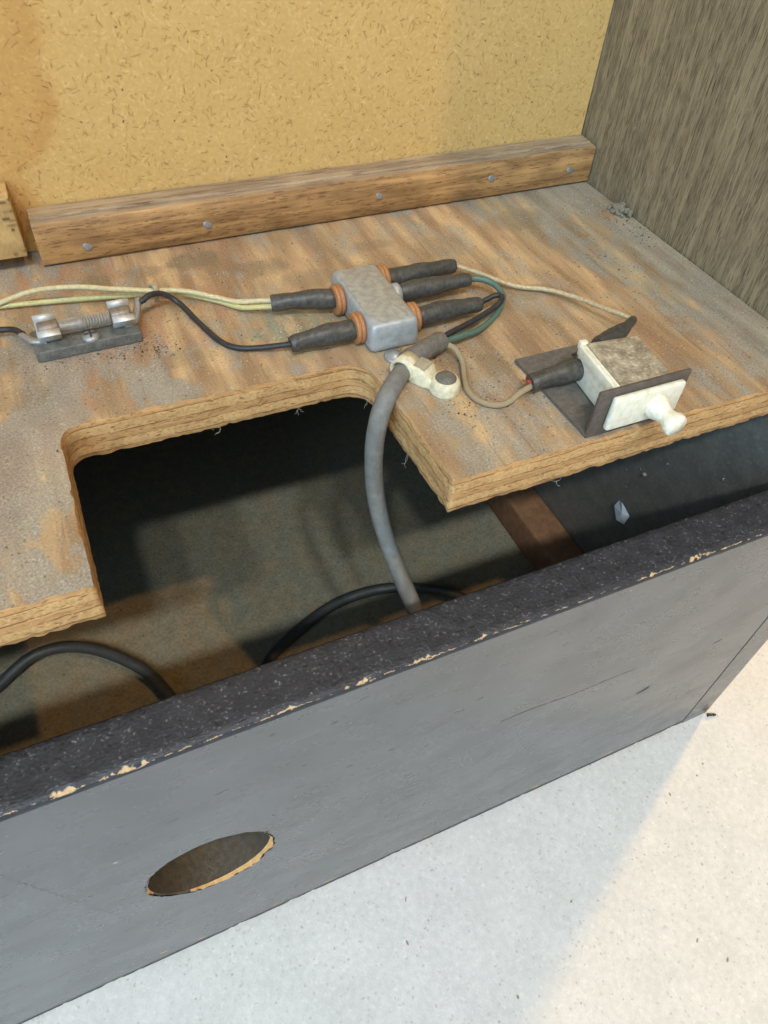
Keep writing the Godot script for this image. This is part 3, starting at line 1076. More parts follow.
func make_sides(cab: Node3D, off: Vector3) -> void:
	for sd in 2:
		var am := ArrayMesh.new()
		var xi := 0.0 if sd == 0 else X_LEFT - 0.0008
		var xo := 0.019 if sd == 0 else X_LEFT - 0.0198
		var lo := minf(xi, xo)
		var hi := maxf(xi, xo)
		var y0 := Y_FLOOR + 0.0004
		var ym := -SHELF_T - 0.0004
		var zf := P_OUT - 0.0004
		var s := stn()
		s.set_smooth_group(-1)
		var uw := func(p: Vector3) -> Vector2: return Vector2(-p.y, p.z + 0.02 * p.y) / 0.20
		var face := func(s2: SurfaceTool, x: float, ya: float, yb: float, flip: bool, um: Callable) -> void:
			var a := Vector3(x, ya, Z_REAR)
			var b := Vector3(x, ya, zf)
			var c := Vector3(x, yb, zf)
			var d := Vector3(x, yb, Z_REAR)
			if flip:
				quad(s2, b, a, d, c, um.call(b), um.call(a), um.call(d), um.call(c))
			else:
				quad(s2, a, b, c, d, um.call(a), um.call(b), um.call(c), um.call(d))
		face.call(s, xi, ym, Y_TALL, sd == 0, uw)
		face.call(s, xo, y0, Y_TALL, sd == 1, uw)
		# top and rear
		quad(s, Vector3(lo, Y_TALL, zf), Vector3(hi, Y_TALL, zf), Vector3(hi, Y_TALL, Z_REAR), Vector3(lo, Y_TALL, Z_REAR))
		quad(s, Vector3(hi, y0, Z_REAR), Vector3(lo, y0, Z_REAR), Vector3(lo, Y_TALL, Z_REAR), Vector3(hi, Y_TALL, Z_REAR))
		surf(s, M.side_wood, am)
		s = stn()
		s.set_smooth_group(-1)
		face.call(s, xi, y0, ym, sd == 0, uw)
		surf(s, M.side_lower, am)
		s = stn()
		s.set_smooth_group(-1)
		var uf := func(p: Vector3) -> Vector2: return Vector2((p.x + 0.40) / 0.40, (P_TOP - p.y) / 0.2103)
		var q := [Vector3(lo, y0, zf), Vector3(hi, y0, zf), Vector3(hi, Y_TALL, zf), Vector3(lo, Y_TALL, zf)]
		quad(s, q[0], q[1], q[2], q[3], uf.call(q[0]), uf.call(q[1]), uf.call(q[2]), uf.call(q[3]))
		surf(s, M.black_paint, am)
		shift(put(am, "side_board", cab), off, "dark grained side board standing at the right" if sd == 0 else "side board closing the cabinet at the left")
	# rear board of the lower compartment
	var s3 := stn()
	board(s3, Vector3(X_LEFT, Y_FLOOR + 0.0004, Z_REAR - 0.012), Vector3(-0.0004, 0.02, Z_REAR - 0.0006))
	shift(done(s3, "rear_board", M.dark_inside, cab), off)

func make_panel(cab: Node3D, off: Vector3) -> void:
	var am := ArrayMesh.new()
	var x0 := X_LEFT + 0.0006
	var x1 := -0.0028
	var yt := P_TOP - 0.0030
	var yb := Y_FLOOR + 0.0066
	var zf := P_OUT
	var cx := -0.2839
	var cy := -0.1371
	var rr := 0.0243
	var uv := func(p: Vector3) -> Vector2: return Vector2((p.x + 0.40) / 0.40, (P_TOP - p.y) / 0.2103)
	var nh := 120
	var nn := FastNoiseLite.new()
	nn.seed = 23
	nn.frequency = 1.4
	nn.fractal_octaves = 3
	var rim_o := []
	var rim_i := []
	var rim_b := []
	var rim_w := []
	for k in nh:
		var a := TAU * k / nh
		var n1 := nn.get_noise_2d(cos(a) * 3.0, sin(a) * 3.0)
		var n2 := nn.get_noise_2d(cos(a) * 9.0 + 30.0, sin(a) * 9.0)
		# paint broken away most at the lower right of the hole and along its left
		var br := maxf(0.0, cos(a + 0.75)) * 0.0019 + maxf(0.0, cos(a - 2.75)) * 0.0007
		var ro := rr + 0.0003 + n2 * 0.0005 + br * (0.75 + 0.6 * n1 + 1.1 * n2)
		var ri := rr - 0.0001 + n1 * 0.0002
		rim_o.append(Vector3(cx + cos(a) * ro, cy + sin(a) * ro, zf))
		rim_i.append(Vector3(cx + cos(a) * ri, cy + sin(a) * ri, zf - 0.0006 - br * 0.5))
		rim_w.append(br * (1.0 + 0.4 * n1))
		rim_b.append(Vector3(cx + cos(a) * (rr - 0.0004), cy + sin(a) * (rr - 0.0004), P_IN))
	var outer := PackedVector2Array([Vector2(cx - 0.04, cy - 0.04), Vector2(cx + 0.04, cy - 0.04), Vector2(cx + 0.04, cy + 0.04), Vector2(cx - 0.04, cy + 0.04)])
	var hole := PackedVector2Array()
	for p in rim_o:
		hole.append(Vector2(p.x, p.y))
	var s := stn()
	s.set_smooth_group(-1)
	var pq := holed(outer, hole)
	for k in range(0, pq[1].size(), 3):
		var v := []
		for q in 3:
			var p2: Vector2 = pq[0][pq[1][k + q]]
			v.append(Vector3(p2.x, p2.y, zf))
		if (v[1] - v[0]).cross(v[2] - v[0]).z < 0.0:
			var h = v[1]
			v[1] = v[2]
			v[2] = h
		tri(s, v[0], v[1], v[2], uv.call(v[0]), uv.call(v[1]), uv.call(v[2]))
	var rect := func(xa: float, ya: float, xb: float, y2: float) -> void:
		var a := Vector3(xa, ya, zf)
		var b := Vector3(xb, ya, zf)
		var c := Vector3(xb, y2, zf)
		var d := Vector3(xa, y2, zf)
		quad(s, a, b, c, d, uv.call(a), uv.call(b), uv.call(c), uv.call(d))
	rect.call(x0, yb, cx - 0.04, yt)
	rect.call(cx + 0.04, yb, x1, yt)
	rect.call(cx - 0.04, yb, cx + 0.04, cy - 0.04)
	rect.call(cx - 0.04, cy + 0.04, cx + 0.04, yt)
	# right and left ends
	quad(s, Vector3(x1, yb, zf), Vector3(x1, yb, P_IN), Vector3(x1, yt, P_IN), Vector3(x1, yt, zf), Vector2(0.1, 0.3), Vector2(0.14, 0.3), Vector2(0.14, 0.9), Vector2(0.1, 0.9))
	surf(s, M.black_paint, am)
	# inner face with the hole
	s = stn()
	s.set_smooth_group(-1)
	var hb := PackedVector2Array()
	for p in rim_b:
		hb.append(Vector2(p.x, p.y))
	pq = holed(PackedVector2Array([Vector2(x0, yb), Vector2(x1, yb), Vector2(x1, yt), Vector2(x0, yt)]), hb)
	for k in range(0, pq[1].size(), 3):
		var v := []
		for q in 3:
			var p2: Vector2 = pq[0][pq[1][k + q]]
			v.append(Vector3(p2.x, p2.y, P_IN))
		if (v[1] - v[0]).cross(v[2] - v[0]).z > 0.0:
			var h = v[1]
			v[1] = v[2]
			v[2] = h
		tri(s, v[0], v[1], v[2])
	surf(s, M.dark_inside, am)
	s = stn()
	for bare in 2:
		s = stn()
		for k in nh:
			var k2 := (k + 1) % nh
			if (rim_w[k] > 0.0006) == (bare == 1):
				quad(s, rim_o[k2], rim_o[k], rim_i[k], rim_i[k2])
		surf(s, M.raw_chip if bare == 1 else M.hole_inside, am)
	s = stn()
	for k in nh:
		var k2 := (k + 1) % nh
		var prev_a: Vector3 = rim_i[k]
		var prev_b: Vector3 = rim_i[k2]
		for j in range(1, 7):
			var f := j / 6.0
			var w1 := nn.get_noise_3d(k * 0.35, f * 6.0, 1.0) * 0.0004
			var w2 := nn.get_noise_3d(k2 * 0.35, f * 6.0, 1.0) * 0.0004
			var na: Vector3 = rim_i[k].lerp(rim_b[k], f) + (Vector3(cx, cy, 0) - Vector3(rim_i[k].x, rim_i[k].y, 0)).normalized() * w1
			var nb2: Vector3 = rim_i[k2].lerp(rim_b[k2], f) + (Vector3(cx, cy, 0) - Vector3(rim_i[k2].x, rim_i[k2].y, 0)).normalized() * w2
			if j == 6:
				na = rim_b[k]
				nb2 = rim_b[k2]
			quad(s, prev_b, prev_a, na, nb2)
			prev_a = na
			prev_b = nb2
	surf(s, M.hole_inside, am)
	# top edge swept along x, then the bottom edge
	var ne := FastNoiseLite.new()
	ne.seed = 29
	ne.frequency = 120.0
	ne.fractal_octaves = 3
	for edge in 2:
		s = stn()
		var cols := 380
		var strips := []
		for i in cols + 1:
			var x := lerpf(x0, x1, float(i) / cols)
			var ui := clampi(int((x + 0.58) / 0.58 * 2047.0), 0, 2047)
			if edge == 1:
				ui = (ui + 900) % 2048
			var ch := chip_amount(chip_a, chip_b, ui) * 0.0008
			var w := ne.get_noise_2d(x, 1.0) * 0.0003
			var w2 := ne.get_noise_2d(x, 5.0) * 0.0003
			var pr := []
			if edge == 0:
				pr = [[P_IN, P_TOP - 0.0030, 0.0], [P_IN + w * 0.5, P_TOP - 0.0009 + w2, 0.06], [P_IN + 0.0009 + w, P_TOP + w2 * 0.6, 0.11]]
				for j in range(1, 7):
					pr.append([lerpf(P_IN + 0.0009, P_OUT - 0.0008, j / 7.0), P_TOP + ne.get_noise_2d(x * 0.7, j * 0.013) * 0.00022, lerpf(0.11, 0.82, j / 7.0)])
				pr += [[P_OUT - 0.0009 - ch + w, P_TOP - ch * 0.2 + w2 * 0.4, 0.84], [P_OUT - ch * 0.3 + w * 0.4, P_TOP - 0.0009 - ch + w2, 0.92], [P_OUT, P_TOP - 0.0030, 1.0]]
			else:
				pr = [[P_OUT, yb, 0.99], [P_OUT - ch * 0.3, Y_FLOOR + 0.0038 + ch + w2, 0.91], [P_OUT - 0.0008 - ch * 0.6, Y_FLOOR + 0.0024 + w2, 0.84], [P_OUT - 0.0030, Y_FLOOR + 0.0018, 0.6], [P_OUT - 0.0034, Y_FLOOR + 0.0004, 0.3], [P_IN, Y_FLOOR + 0.0004, 0.1], [P_IN, yb, 0.0]]
			var col := []
			for q in pr:
				col.append([Vector3(x, q[1], q[0]), Vector2(ui / 2048.0, q[2])])
			strips.append(col)
		for i in cols:
			var c1: Array = strips[i]
			var c2: Array = strips[i + 1]
			if absf(c2[0][1].x - c1[0][1].x) > 0.5:
				for q in c2.size():
					c2[q] = [c2[q][0], Vector2(c1[q][1].x + 0.002, c2[q][1].y)]
			for j in c1.size() - 1:
				if edge == 0:
					quad(s, c1[j][0], c1[j + 1][0], c2[j + 1][0], c2[j][0], c1[j][1], c1[j + 1][1], c2[j + 1][1], c2[j][1])
				else:
					quad(s, c1[j][0], c1[j + 1][0], c2[j + 1][0], c2[j][0], c1[j][1], c1[j + 1][1], c2[j + 1][1], c2[j][1])
		surf(s, M.black_edge, am)
	shift(put(am, "front_panel", cab), off, "scuffed black painted front panel with a round finger hole")

func make_bottom(cab: Node3D, off: Vector3) -> void:
	var s := stn()
	rbox(s, Vector3(X_LEFT + 0.001, Y_FLOOR + 0.0004, Z_REAR + 0.001), Vector3(-0.0006, Y_FLOOR + 0.0030, P_IN - 0.001), 0.0004, 1.0 / 0.24)
	shift(done(s, "bottom_board", M.bottom_board, cab), off, "dusty board at the bottom of the cabinet")
	s = stn()
	rbox(s, Vector3(-0.0255, Y_FLOOR + 0.0034, -0.20), Vector3(-0.0006, Y_FLOOR + 0.0300, 0.19), 0.0015, 6.0)
	shift(done(s, "cleat", M.cleat_wood, cab), off, "reddish wood cleat along the foot of the right side")

func make_fuse_holder() -> void:
	var o := thing("fuse_holder", "dusty open fuse holder with metal clips on the shelf", "fuse holder", Vector3(-0.2725, 0, 0.0735))
	var P := o.position
	var turn := 0.03
	o.rotation.y = turn
	var s := stn()
	rbox(s, Vector3(-0.0192, 0.0001, -0.0072), Vector3(0.0192, 0.0046, 0.0076), 0.0006)
	done(s, "base", M.bakelite, o)
	var yc := 0.0088
	var zc := 0.0004
	for sg in [-1.0, 1.0]:
		# spring clip: flared rear ear, cradle, flared front ear
		var prof := [Vector2(-0.0056, 0.0030), Vector2(-0.0050, 0.0036), Vector2(-0.0042, 0.0034), Vector2(-0.0034, 0.0022), Vector2(-0.0036, 0.0), Vector2(-0.0030, -0.0022), Vector2(-0.0016, -0.0034), Vector2(-0.0014, -0.0040), Vector2(0.0014, -0.0040), Vector2(0.0016, -0.0034), Vector2(0.0030, -0.0022), Vector2(0.0036, 0.0), Vector2(0.0034, 0.0018), Vector2(0.0042, 0.0026), Vector2(0.0056, 0.0022), Vector2(0.0064, 0.0012)]
		s = stn()
		var xa: float = (-0.0126 if sg < 0.0 else 0.0142) - 0.0040
		var xb := xa + 0.0080
		var th := 0.00045
		var n := prof.size()
		var outs := []
		for i in n:
			var t: Vector2 = (prof[mini(i + 1, n - 1)] - prof[maxi(i - 1, 0)]).normalized()
			outs.append(prof[i] + Vector2(-t.y, t.x) * -th)
		for i in n - 1:
			var f := func(q: Vector2, x: float) -> Vector3: return Vector3(x, yc + q.y, zc + q.x)
			quad(s, f.call(prof[i], xa), f.call(prof[i], xb), f.call(prof[i + 1], xb), f.call(prof[i + 1], xa))
			quad(s, f.call(outs[i], xb), f.call(outs[i], xa), f.call(outs[i + 1], xa), f.call(outs[i + 1], xb))
			quad(s, f.call(prof[i], xa), f.call(prof[i + 1], xa), f.call(outs[i + 1], xa), f.call(outs[i], xa))
			quad(s, f.call(prof[i], xb), f.call(outs[i], xb), f.call(outs[i + 1], xb), f.call(prof[i + 1], xb))
		done(s, "clip", M.tinned_steel, o)
		# solder tab running out from under the clip
		s = stn()
		var tip := Vector3(-0.0222, 0.0048, -0.0058) if sg < 0.0 else Vector3(0.0222, 0.0092, -0.0075)
		var pts := spline([Vector3(sg * 0.0142, 0.0050, 0.0015), Vector3(sg * 0.0185, 0.0052, 0.0005), tip], 0.001)
		tube(s, pts, func(f, a): return 0.0017 * (0.55 + 0.45 * absf(cos(a))) * (1.0 - 0.2 * f), 10)
		done(s, "solder_tab", M.nail_steel, o)
	# the fuse itself
	s = stn()
	lathe(s, Vector3(-0.0098, yc, zc), Vector3.RIGHT, [[0.0, 0.0028], [0.0196, 0.0028]], 20)
	var fuse := done(s, "fuse", M.fuse_glass, o)
	for sg in [-1.0, 1.0]:
		s = stn()
		var pr := [[0.0, 0.0], [0.0, 0.0027], [0.0006, 0.0032], [0.0068, 0.0032], [0.0074, 0.0028], [0.0074, 0.0]]
		lathe(s, Vector3((-0.0122 if sg < 0.0 else 0.0138) - 0.0037, yc, zc), Vector3.RIGHT, pr, 20)
		done(s, "cap", M.old_brass, fuse)
	s = stn()
	lathe(s, Vector3(-0.0100, yc, zc), Vector3.RIGHT, [[0.0, 0.0019], [0.0075, 0.0019], [0.0085, 0.0024], [0.0105, 0.0024], [0.0105, 0.0]], 14)
	done(s, "rod", M.old_brass, fuse)
	s = stn()
	var hel := PackedVector3Array()
	for k in 150:
		var a := TAU * 9.0 * k / 149.0
		hel.append(Vector3(0.0006 + 0.0094 * k / 149.0, yc + sin(a) * 0.0019, zc + cos(a) * 0.0019))
	tube(s, hel, func(_f, _a): return 0.00035, 6)
	done(s, "spring", M.old_brass, fuse)
	s = stn()
	lathe(s, Vector3(0.0012, 0.0046, 0.0046), Vector3.UP, [[0.0, 0.0033], [0.0008, 0.0033], [0.0016, 0.0024], [0.0019, 0.0]], 20)
	var sc := done(s, "screw", M.nail_steel, o)
	s = stn()
	rbox(s, Vector3(-0.0012, 0.0063, 0.0042), Vector3(0.0036, 0.0066, 0.0050), 0.0001)
	rbox(s, Vector3(0.0008, 0.00631, 0.0024), Vector3(0.0016, 0.00661, 0.0068), 0.0001)
	done(s, "cross_slot", M.screw_slot, sc)

func make_junction_box() -> void:
	var o := thing("junction_box", "grey cast metal junction box with fibre washers where sleeved leads enter", "junction box", Vector3(-0.1632, 0, 0.0945))
	var s := stn()
	rbox(s, Vector3(-0.0108, 0.0001, -0.0222), Vector3(0.0108, 0.0124, 0.0240), 0.0028, 1.0, 0.06)
	done(s, "body", M.cast_metal, o)
	# crust of dust on the lid, with an uneven outline
	s = stn()
	var nn := FastNoiseLite.new()
	nn.seed = 41
	nn.frequency = 160.0
	var ring := []
	var inner := []
	for k in 60:
		var a := TAU * k / 60.0
		var d := Vector2(cos(a), sin(a))
		var kx := pow(absf(d.x), 0.4) * signf(d.x)
		var kz := pow(absf(d.y), 0.4) * signf(d.y)
		var w := 1.0 + nn.get_noise_2d(kx * 0.03, kz * 0.03) * 0.10
		ring.append(Vector3(kx * 0.0088 * w, 0.01235, kz * 0.0199 * w + 0.0009))
		inner.append(Vector3(kx * 0.0079 * w, 0.01265 + nn.get_noise_2d(kx, kz) * 0.0002, kz * 0.0188 * w + 0.0009))
	for k in 60:
		var k2 := (k + 1) % 60
		quad(s, ring[k2], ring[k], inner[k], inner[k2])
		tri(s, inner[k2], inner[k], Vector3(0, 0.0127, 0.0009))
	done(s, "dust_crust", M.dusty_cast_top, o)
	# entries: washer pairs on both long sides
	for q in [[-1.0, -7.2], [-1.0, 13.6], [1.0, -15.4], [1.0, 14.2]]:
		var dirx: float = q[0]
		s = stn()
		lathe(s, Vector3(dirx * 0.0104 - 0.0006, 0.0066, q[1] * MM), Vector3(dirx, 0, 0), [[0.0, 0.0], [0.0, 0.0061], [0.0012, 0.0061], [0.0013, 0.0057], [0.0015, 0.0057], [0.0016, 0.0061], [0.0028, 0.0060], [0.0031, 0.0056], [0.0031, 0.0030]], 30)
		done(s, "fibre_washer", M.fibre_washer, o)
	s = stn()
	lathe(s, Vector3(0.0100, 0.0066, -3.2 * MM), Vector3.RIGHT, [[0.0, 0.0], [0.0, 0.0046], [0.0030, 0.0046], [0.0034, 0.0040], [0.0034, 0.0]], 24)
	done(s, "bushing", M.cast_metal, o)
	# mounting screw by its front end
	s = stn()
	lathe(s, Vector3(-0.0022, 0.0002, 0.0278), Vector3.UP, [[0.0, 0.0042], [0.0008, 0.0042], [0.0012, 0.0034], [0.0012, 0.0026], [0.0022, 0.0022], [0.0024, 0.0]], 20)
	done(s, "screw", M.nail_steel, o)

func make_switch() -> void:
	var o := thing("door_switch", "yellowed white push switch on a bent brown metal bracket at the shelf edge", "switch", Vector3(-0.102, 0, 0.168))
	var P := o.position
	# bracket: base plate with a slot, and an upright plate at the front
	var y0 := 0.0003
	var th := 0.0014
	var outer := PackedVector2Array([Vector2(-0.0203, -0.0268), Vector2(0.0142, -0.0268), Vector2(0.0150, 0.0200), Vector2(-0.0190, 0.0200)])
	var hole := PackedVector2Array()
	for k in 24:
		var a := TAU * k / 24.0
		hole.append(Vector2(0.0078 + (0.0035 * signf(cos(a)) if absf(cos(a)) > 1e-3 else 0.0) + cos(a) * 0.0019, -0.0205 + sin(a) * 0.0019))
	var am := ArrayMesh.new()
	var s := stn()
	s.set_smooth_group(-1)
	var pq := holed(outer, hole)
	for k in range(0, pq[1].size(), 3):
		var v := []
		for q in 3:
			var p2: Vector2 = pq[0][pq[1][k + q]]
			v.append(Vector3(p2.x, y0 + th, p2.y))
		if (v[1] - v[0]).cross(v[2] - v[0]).y < 0.0:
			var h = v[1]
			v[1] = v[2]
			v[2] = h
		tri(s, v[0], v[1], v[2])
		var dn := Vector3(0, -th, 0)
		tri(s, v[0] + dn, v[2] + dn, v[1] + dn)
	for lst in [outer, hole]:
		for k in lst.size():
			var a: Vector2 = lst[k]
			var b: Vector2 = lst[(k + 1) % lst.size()]
			quad(s, Vector3(b.x, y0 + th, b.y), Vector3(a.x, y0 + th, a.y), Vector3(a.x, y0, a.y), Vector3(b.x, y0, b.y))
	surf(s, M.bracket_dust, am)
	var br := put(am, "bracket", o)
	s = stn()
	rbox(s, Vector3(-0.0190, y0, 0.0190), Vector3(0.0198, 0.0205, 0.0206), 0.0005)
	done(s, "upright_plate", M.bracket_steel, br)
	# body behind the plate
	s = stn()
	rbox(s, Vector3(-0.0078, 0.0020, -0.0075), Vector3(0.0162, 0.0168, 0.0190), 0.0010)
	var body := done(s, "body", M.switch_plastic, o)
	body.rotation.y = -0.1
	body.position = Vector3(0.0012, 0, -0.0014)
	s = stn()
	rbox(s, Vector3(-0.0060, 0.0160, -0.0068), Vector3(0.0156, 0.0176, 0.0188), 0.0006)
	done(s, "grimy_lid", M.switch_grime, body)
	s = stn()
	rbox(s, Vector3(-0.0088, 0.0128, -0.0072), Vector3(-0.0070, 0.0172, 0.0180), 0.0007)
	done(s, "side_rib", M.switch_plastic, body)
	s = stn()
	rbox(s, Vector3(-0.0078, 0.0140, -0.0094), Vector3(-0.0046, 0.0176, -0.0068), 0.0006)
	done(s, "rear_lug", M.switch_plastic, body)
	# bezel in front of the plate, with a bevelled face
	s = stn()
	rbox(s, Vector3(-0.0138, 0.0040, 0.0206), Vector3(0.0166, 0.0182, 0.0234), 0.0012)
	done(s, "bezel", M.switch_plastic, o)
	s = stn()
	lathe(s, Vector3(0.0052, 0.0108, 0.0228), Vector3(0.02, -0.02, 1).normalized(), [[0.0, 0.0046], [0.0022, 0.0046], [0.0034, 0.0042], [0.0052, 0.0034], [0.0072, 0.0032], [0.0088, 0.0036], [0.0100, 0.0043], [0.0118, 0.0043], [0.0124, 0.0039], [0.0125, 0.0]], 28)
	done(s, "plunger", M.plunger_plastic, o)

func make_wires() -> void:
	var t := wire("cream_wire", "cream wire arching over the fuse holder to the junction box", [[-305.0, 3.0, 43.9], [-300.2, 4.0, 42.8], [-286.7, 8.0, 45.1], [-271.8, 10.0, 50.6], [-258.4, 8.0, 53.2], [-244.8, 6.2, 55.9], [-232.0, 6.0, 60.2], [-219.9, 4.0, 66.0], [-213.1, 4.0, 71.5], [-204.6, 5.4, 76.2], [-197.0, 6.5, 80.2]], 1.05 * MM, M.wire_cream)
	sleeve(t, [-201.5, 6.2, 80.4], [-176.2, 6.8, 86.4], 3.5 * MM, 3.9 * MM, M.sleeve_black, 1.3)
	wire("yellow_wire", "pale yellow wire lying low behind the fuse holder beside the cream one", [[-305.3, 1.5, 42.1], [-300.7, 2.0, 41.9], [-285.5, 2.2, 44.3], [-270.5, 2.4, 47.1], [-254.9, 2.8, 50.6], [-244.0, 3.8, 54.2], [-232.0, 3.6, 58.2], [-219.9, 1.8, 65.0], [-212.5, 2.4, 73.4], [-205.0, 4.5, 79.2], [-198.5, 5.4, 82.0]], 1.05 * MM, M.wire_yellow)
	t = wire("black_wire", "black wire looping from the fuse holder's right clip to the junction box", [[-250.2, 8.6, 66.6], [-248.5, 9.2, 66.8], [-246.0, 9.8, 65.2], [-240.5, 8.0, 63.0], [-235.1, 4.0, 65.2], [-230.3, 1.6, 78.3], [-226.0, 1.5, 91.8], [-221.1, 1.5, 98.0], [-213.0, 2.2, 101.9], [-199.0, 5.5, 108.4]], 1.15 * MM, M.wire_black)
	sleeve(t, [-202.8, 5.4, 108.0], [-176.2, 6.6, 108.4], 3.5 * MM, 4.0 * MM, M.sleeve_black, 2.9)
	wire("black_wire", "short black wire entering from the left to the fuse holder's left clip", [[-312.0, 3.6, 60.0], [-305.9, 3.8, 60.6], [-301.8, 4.0, 61.4], [-297.2, 4.4, 63.4], [-294.2, 4.8, 68.2]], 1.2 * MM, M.wire_black)
	var s := stn()
	var kn := mmv([[-246.0, 2.4, 53.4], [-243.6, 7.6, 54.6], [-242.4, 8.8, 59.6], [-243.2, 3.4, 60.6]])
	var tie := thing("wire_tie", "small clear tie bunching wires behind the fuse holder", "tie", kn[0])
	for i in kn.size():
		kn[i] -= tie.position
	tube(s, spline(kn, 0.0006), func(f, _a): return 0.0009 + 0.0003 * wobble(f, 2.0), 8)
	done(s, "loop", M.nylon_dusty, tie)
	# right side
	t = wire("striped_wire", "cream wire with dark marks running across the shelf to the switch", [[-120.0, 5.2, 76.8], [-115.5, 5.0, 76.6], [-106.6, 3.6, 83.7], [-95.8, 2.2, 95.4], [-83.3, 2.2, 103.0], [-76.8, 3.6, 113.5], [-73.1, 6.0, 126.7], [-68.6, 8.0, 140.0], [-70.5, 8.8, 144.0]], 1.0 * MM, M.wire_striped)
	sleeve(t, [-116.0, 5.0, 76.4], [-150.4, 6.8, 79.6], 3.2 * MM, 3.9 * MM, M.sleeve_black, 4.1)
	sleeve(t, [-68.4, 8.2, 142.0], [-99.0, 13.4, 158.0], 2.0 * MM, 3.4 * MM, M.sleeve_black, 5.2, [-81.5, 11.6, 150.4])
	t = wire("green_wire", "green wire looping from the junction box back to the grey cable", [[-121.0, 8.0, 92.2], [-113.1, 7.8, 93.6], [-108.3, 7.0, 98.6], [-108.2, 5.4, 106.1], [-115.4, 3.4, 113.8], [-127.4, 3.4, 120.9], [-137.4, 5.0, 124.4], [-150.0, 6.0, 127.6]], 1.3 * MM, M.wire_green)
	sleeve(t, [-117.6, 7.8, 92.6], [-149.6, 6.8, 91.4], 3.1 * MM, 3.9 * MM, M.sleeve_black, 6.4)
	t = wire("black_wire", "black wire bent back from the junction box to the grey cable", [[-124.0, 5.8, 108.4], [-117.2, 7.0, 107.6], [-112.9, 8.2, 107.6], [-111.4, 8.4, 109.4], [-113.2, 7.8, 112.0], [-119.1, 6.4, 114.3], [-130.8, 6.0, 118.6], [-139.5, 6.5, 122.1], [-150.0, 6.8, 126.0]], 1.15 * MM, M.wire_black)
	sleeve(t, [-120.6, 6.0, 108.2], [-150.4, 6.6, 109.0], 3.1 * MM, 4.0 * MM, M.sleeve_black, 7.7)
	t = wire("dusty_wire", "dust covered cream wire curling from the grey cable to the switch", [[-151.0, 6.0, 127.2], [-145.6, 5.6, 129.3], [-143.3, 3.8, 131.5], [-143.2, 2.2, 136.6], [-146.0, 1.3, 143.3], [-148.6, 1.2, 151.1], [-147.4, 1.2, 158.3], [-142.7, 1.4, 162.6], [-137.8, 2.4, 163.3], [-133.2, 4.0, 162.1], [-124.0, 6.2, 160.6]], 1.2 * MM, M.wire_dusty)
	var sl := sleeve(t, [-128.3, 6.0, 160.4], [-104.0, 8.0, 161.6], 3.6 * MM, 4.0 * MM, M.sleeve_black, 8.8)
	s = stn()
	tube(s, PackedVector3Array([Vector3(-129.6, 6.6, 160.2) * MM - t.position, Vector3(-127.0, 6.6, 160.4) * MM - t.position]), func(_f, _a): return 0.0009, 8)
	done(s, "red_core", M.copper_core, sl)

func make_cables() -> void:
	# the grey supply cable: from the sleeve on the shelf, under the clamp, over the notch and down
	var p := mmv([[-158.0, 6.0, 128.9], [-163.8, 4.6, 131.6], [-168.2, 4.2, 135.4], [-173.6, 4.4, 140.8], [-179.2, 3.0, 145.8], [-184.0, -4.0, 149.8], [-186.2, -17.0, 152.0], [-186.2, -35.0, 155.2], [-185.0, -51.2, 163.0], [-182.8, -65.0, 174.6], [-179.5, -79.0, 187.0], [-176.5, -100.0, 198.0], [-178.0, -140.0, 204.0], [-182.0, -190.0, 200.0], [-178.0, -226.0, 180.0], [-160.0, -236.2, 150.0], [-150.0, -236.2, 120.0]])
	var t := thing("supply_cable", "thick grey cable hanging from the shelf down through the notch", "cable", p[0])
	for i in p.size():
		p[i] -= t.position
	var s := stn()
	tube(s, spline(p, 0.002), func(f, a): return 0.0035 * (1.0 + 0.03 * wobble(f * 6.0, 3.0) + 0.03 * sin(a * 2.0 + f * 20.0)), 18)
	done(s, "jacket", M.cable_grey, t)
	sleeve(t, [-147.0, 6.4, 126.2], [-166.0, 4.8, 132.2], 3.9 * MM, 4.2 * MM, M.sleeve_dusty, 9.5)
	# two black loops lying in the bottom
	var a1 := mmv([[-400.0, -235.0, 84.0], [-388.0, -235.0, 62.0], [-376.4, -234.6, 52.8], [-356.8, -231.6, 42.6], [-338.3, -230.0, 43.6], [-320.4, -228.6, 53.2], [-304.6, -228.6, 67.8], [-292.9, -229.4, 82.9], [-285.6, -230.6, 100.2], [-281.1, -232.0, 120.0], [-284.0, -235.0, 150.0]])
	var c1 := thing("black_cable", "black cable loop in the bottom, below the shelf's left lobe", "cable", a1[0], "black cable loops in the bottom")
	for i in a1.size():
		a1[i] -= c1.position
	s = stn()
	tube(s, spline(a1, 0.003), func(f, _a): return 0.0036 * (1.0 + 0.01 * wobble(f, 1.0)), 14)
	done(s, "jacket", M.cable_black, c1)
	var a2 := mmv([[-240.0, -235.4, 132.0], [-231.3, -235.4, 107.8], [-219.8, -235.2, 94.3], [-201.6, -235.0, 84.2], [-175.2, -234.4, 74.6], [-153.5, -233.2, 72.7], [-130.8, -232.0, 76.3], [-108.7, -231.0, 86.6], [-92.3, -231.0, 98.3], [-80.0, -234.0, 116.0], [-78.0, -235.4, 140.0]])
	var c2 := thing("black_cable", "black cable arc in the bottom, behind the hanging grey cable", "cable", a2[0], "black cable loops in the bottom")
	for i in a2.size():
		a2[i] -= c2.position
	s = stn()
	tube(s, spline(a2, 0.003), func(f, _a): return 0.0036 * (1.0 + 0.01 * wobble(f, 4.0)), 14)
	done(s, "jacket", M.cable_black, c2)

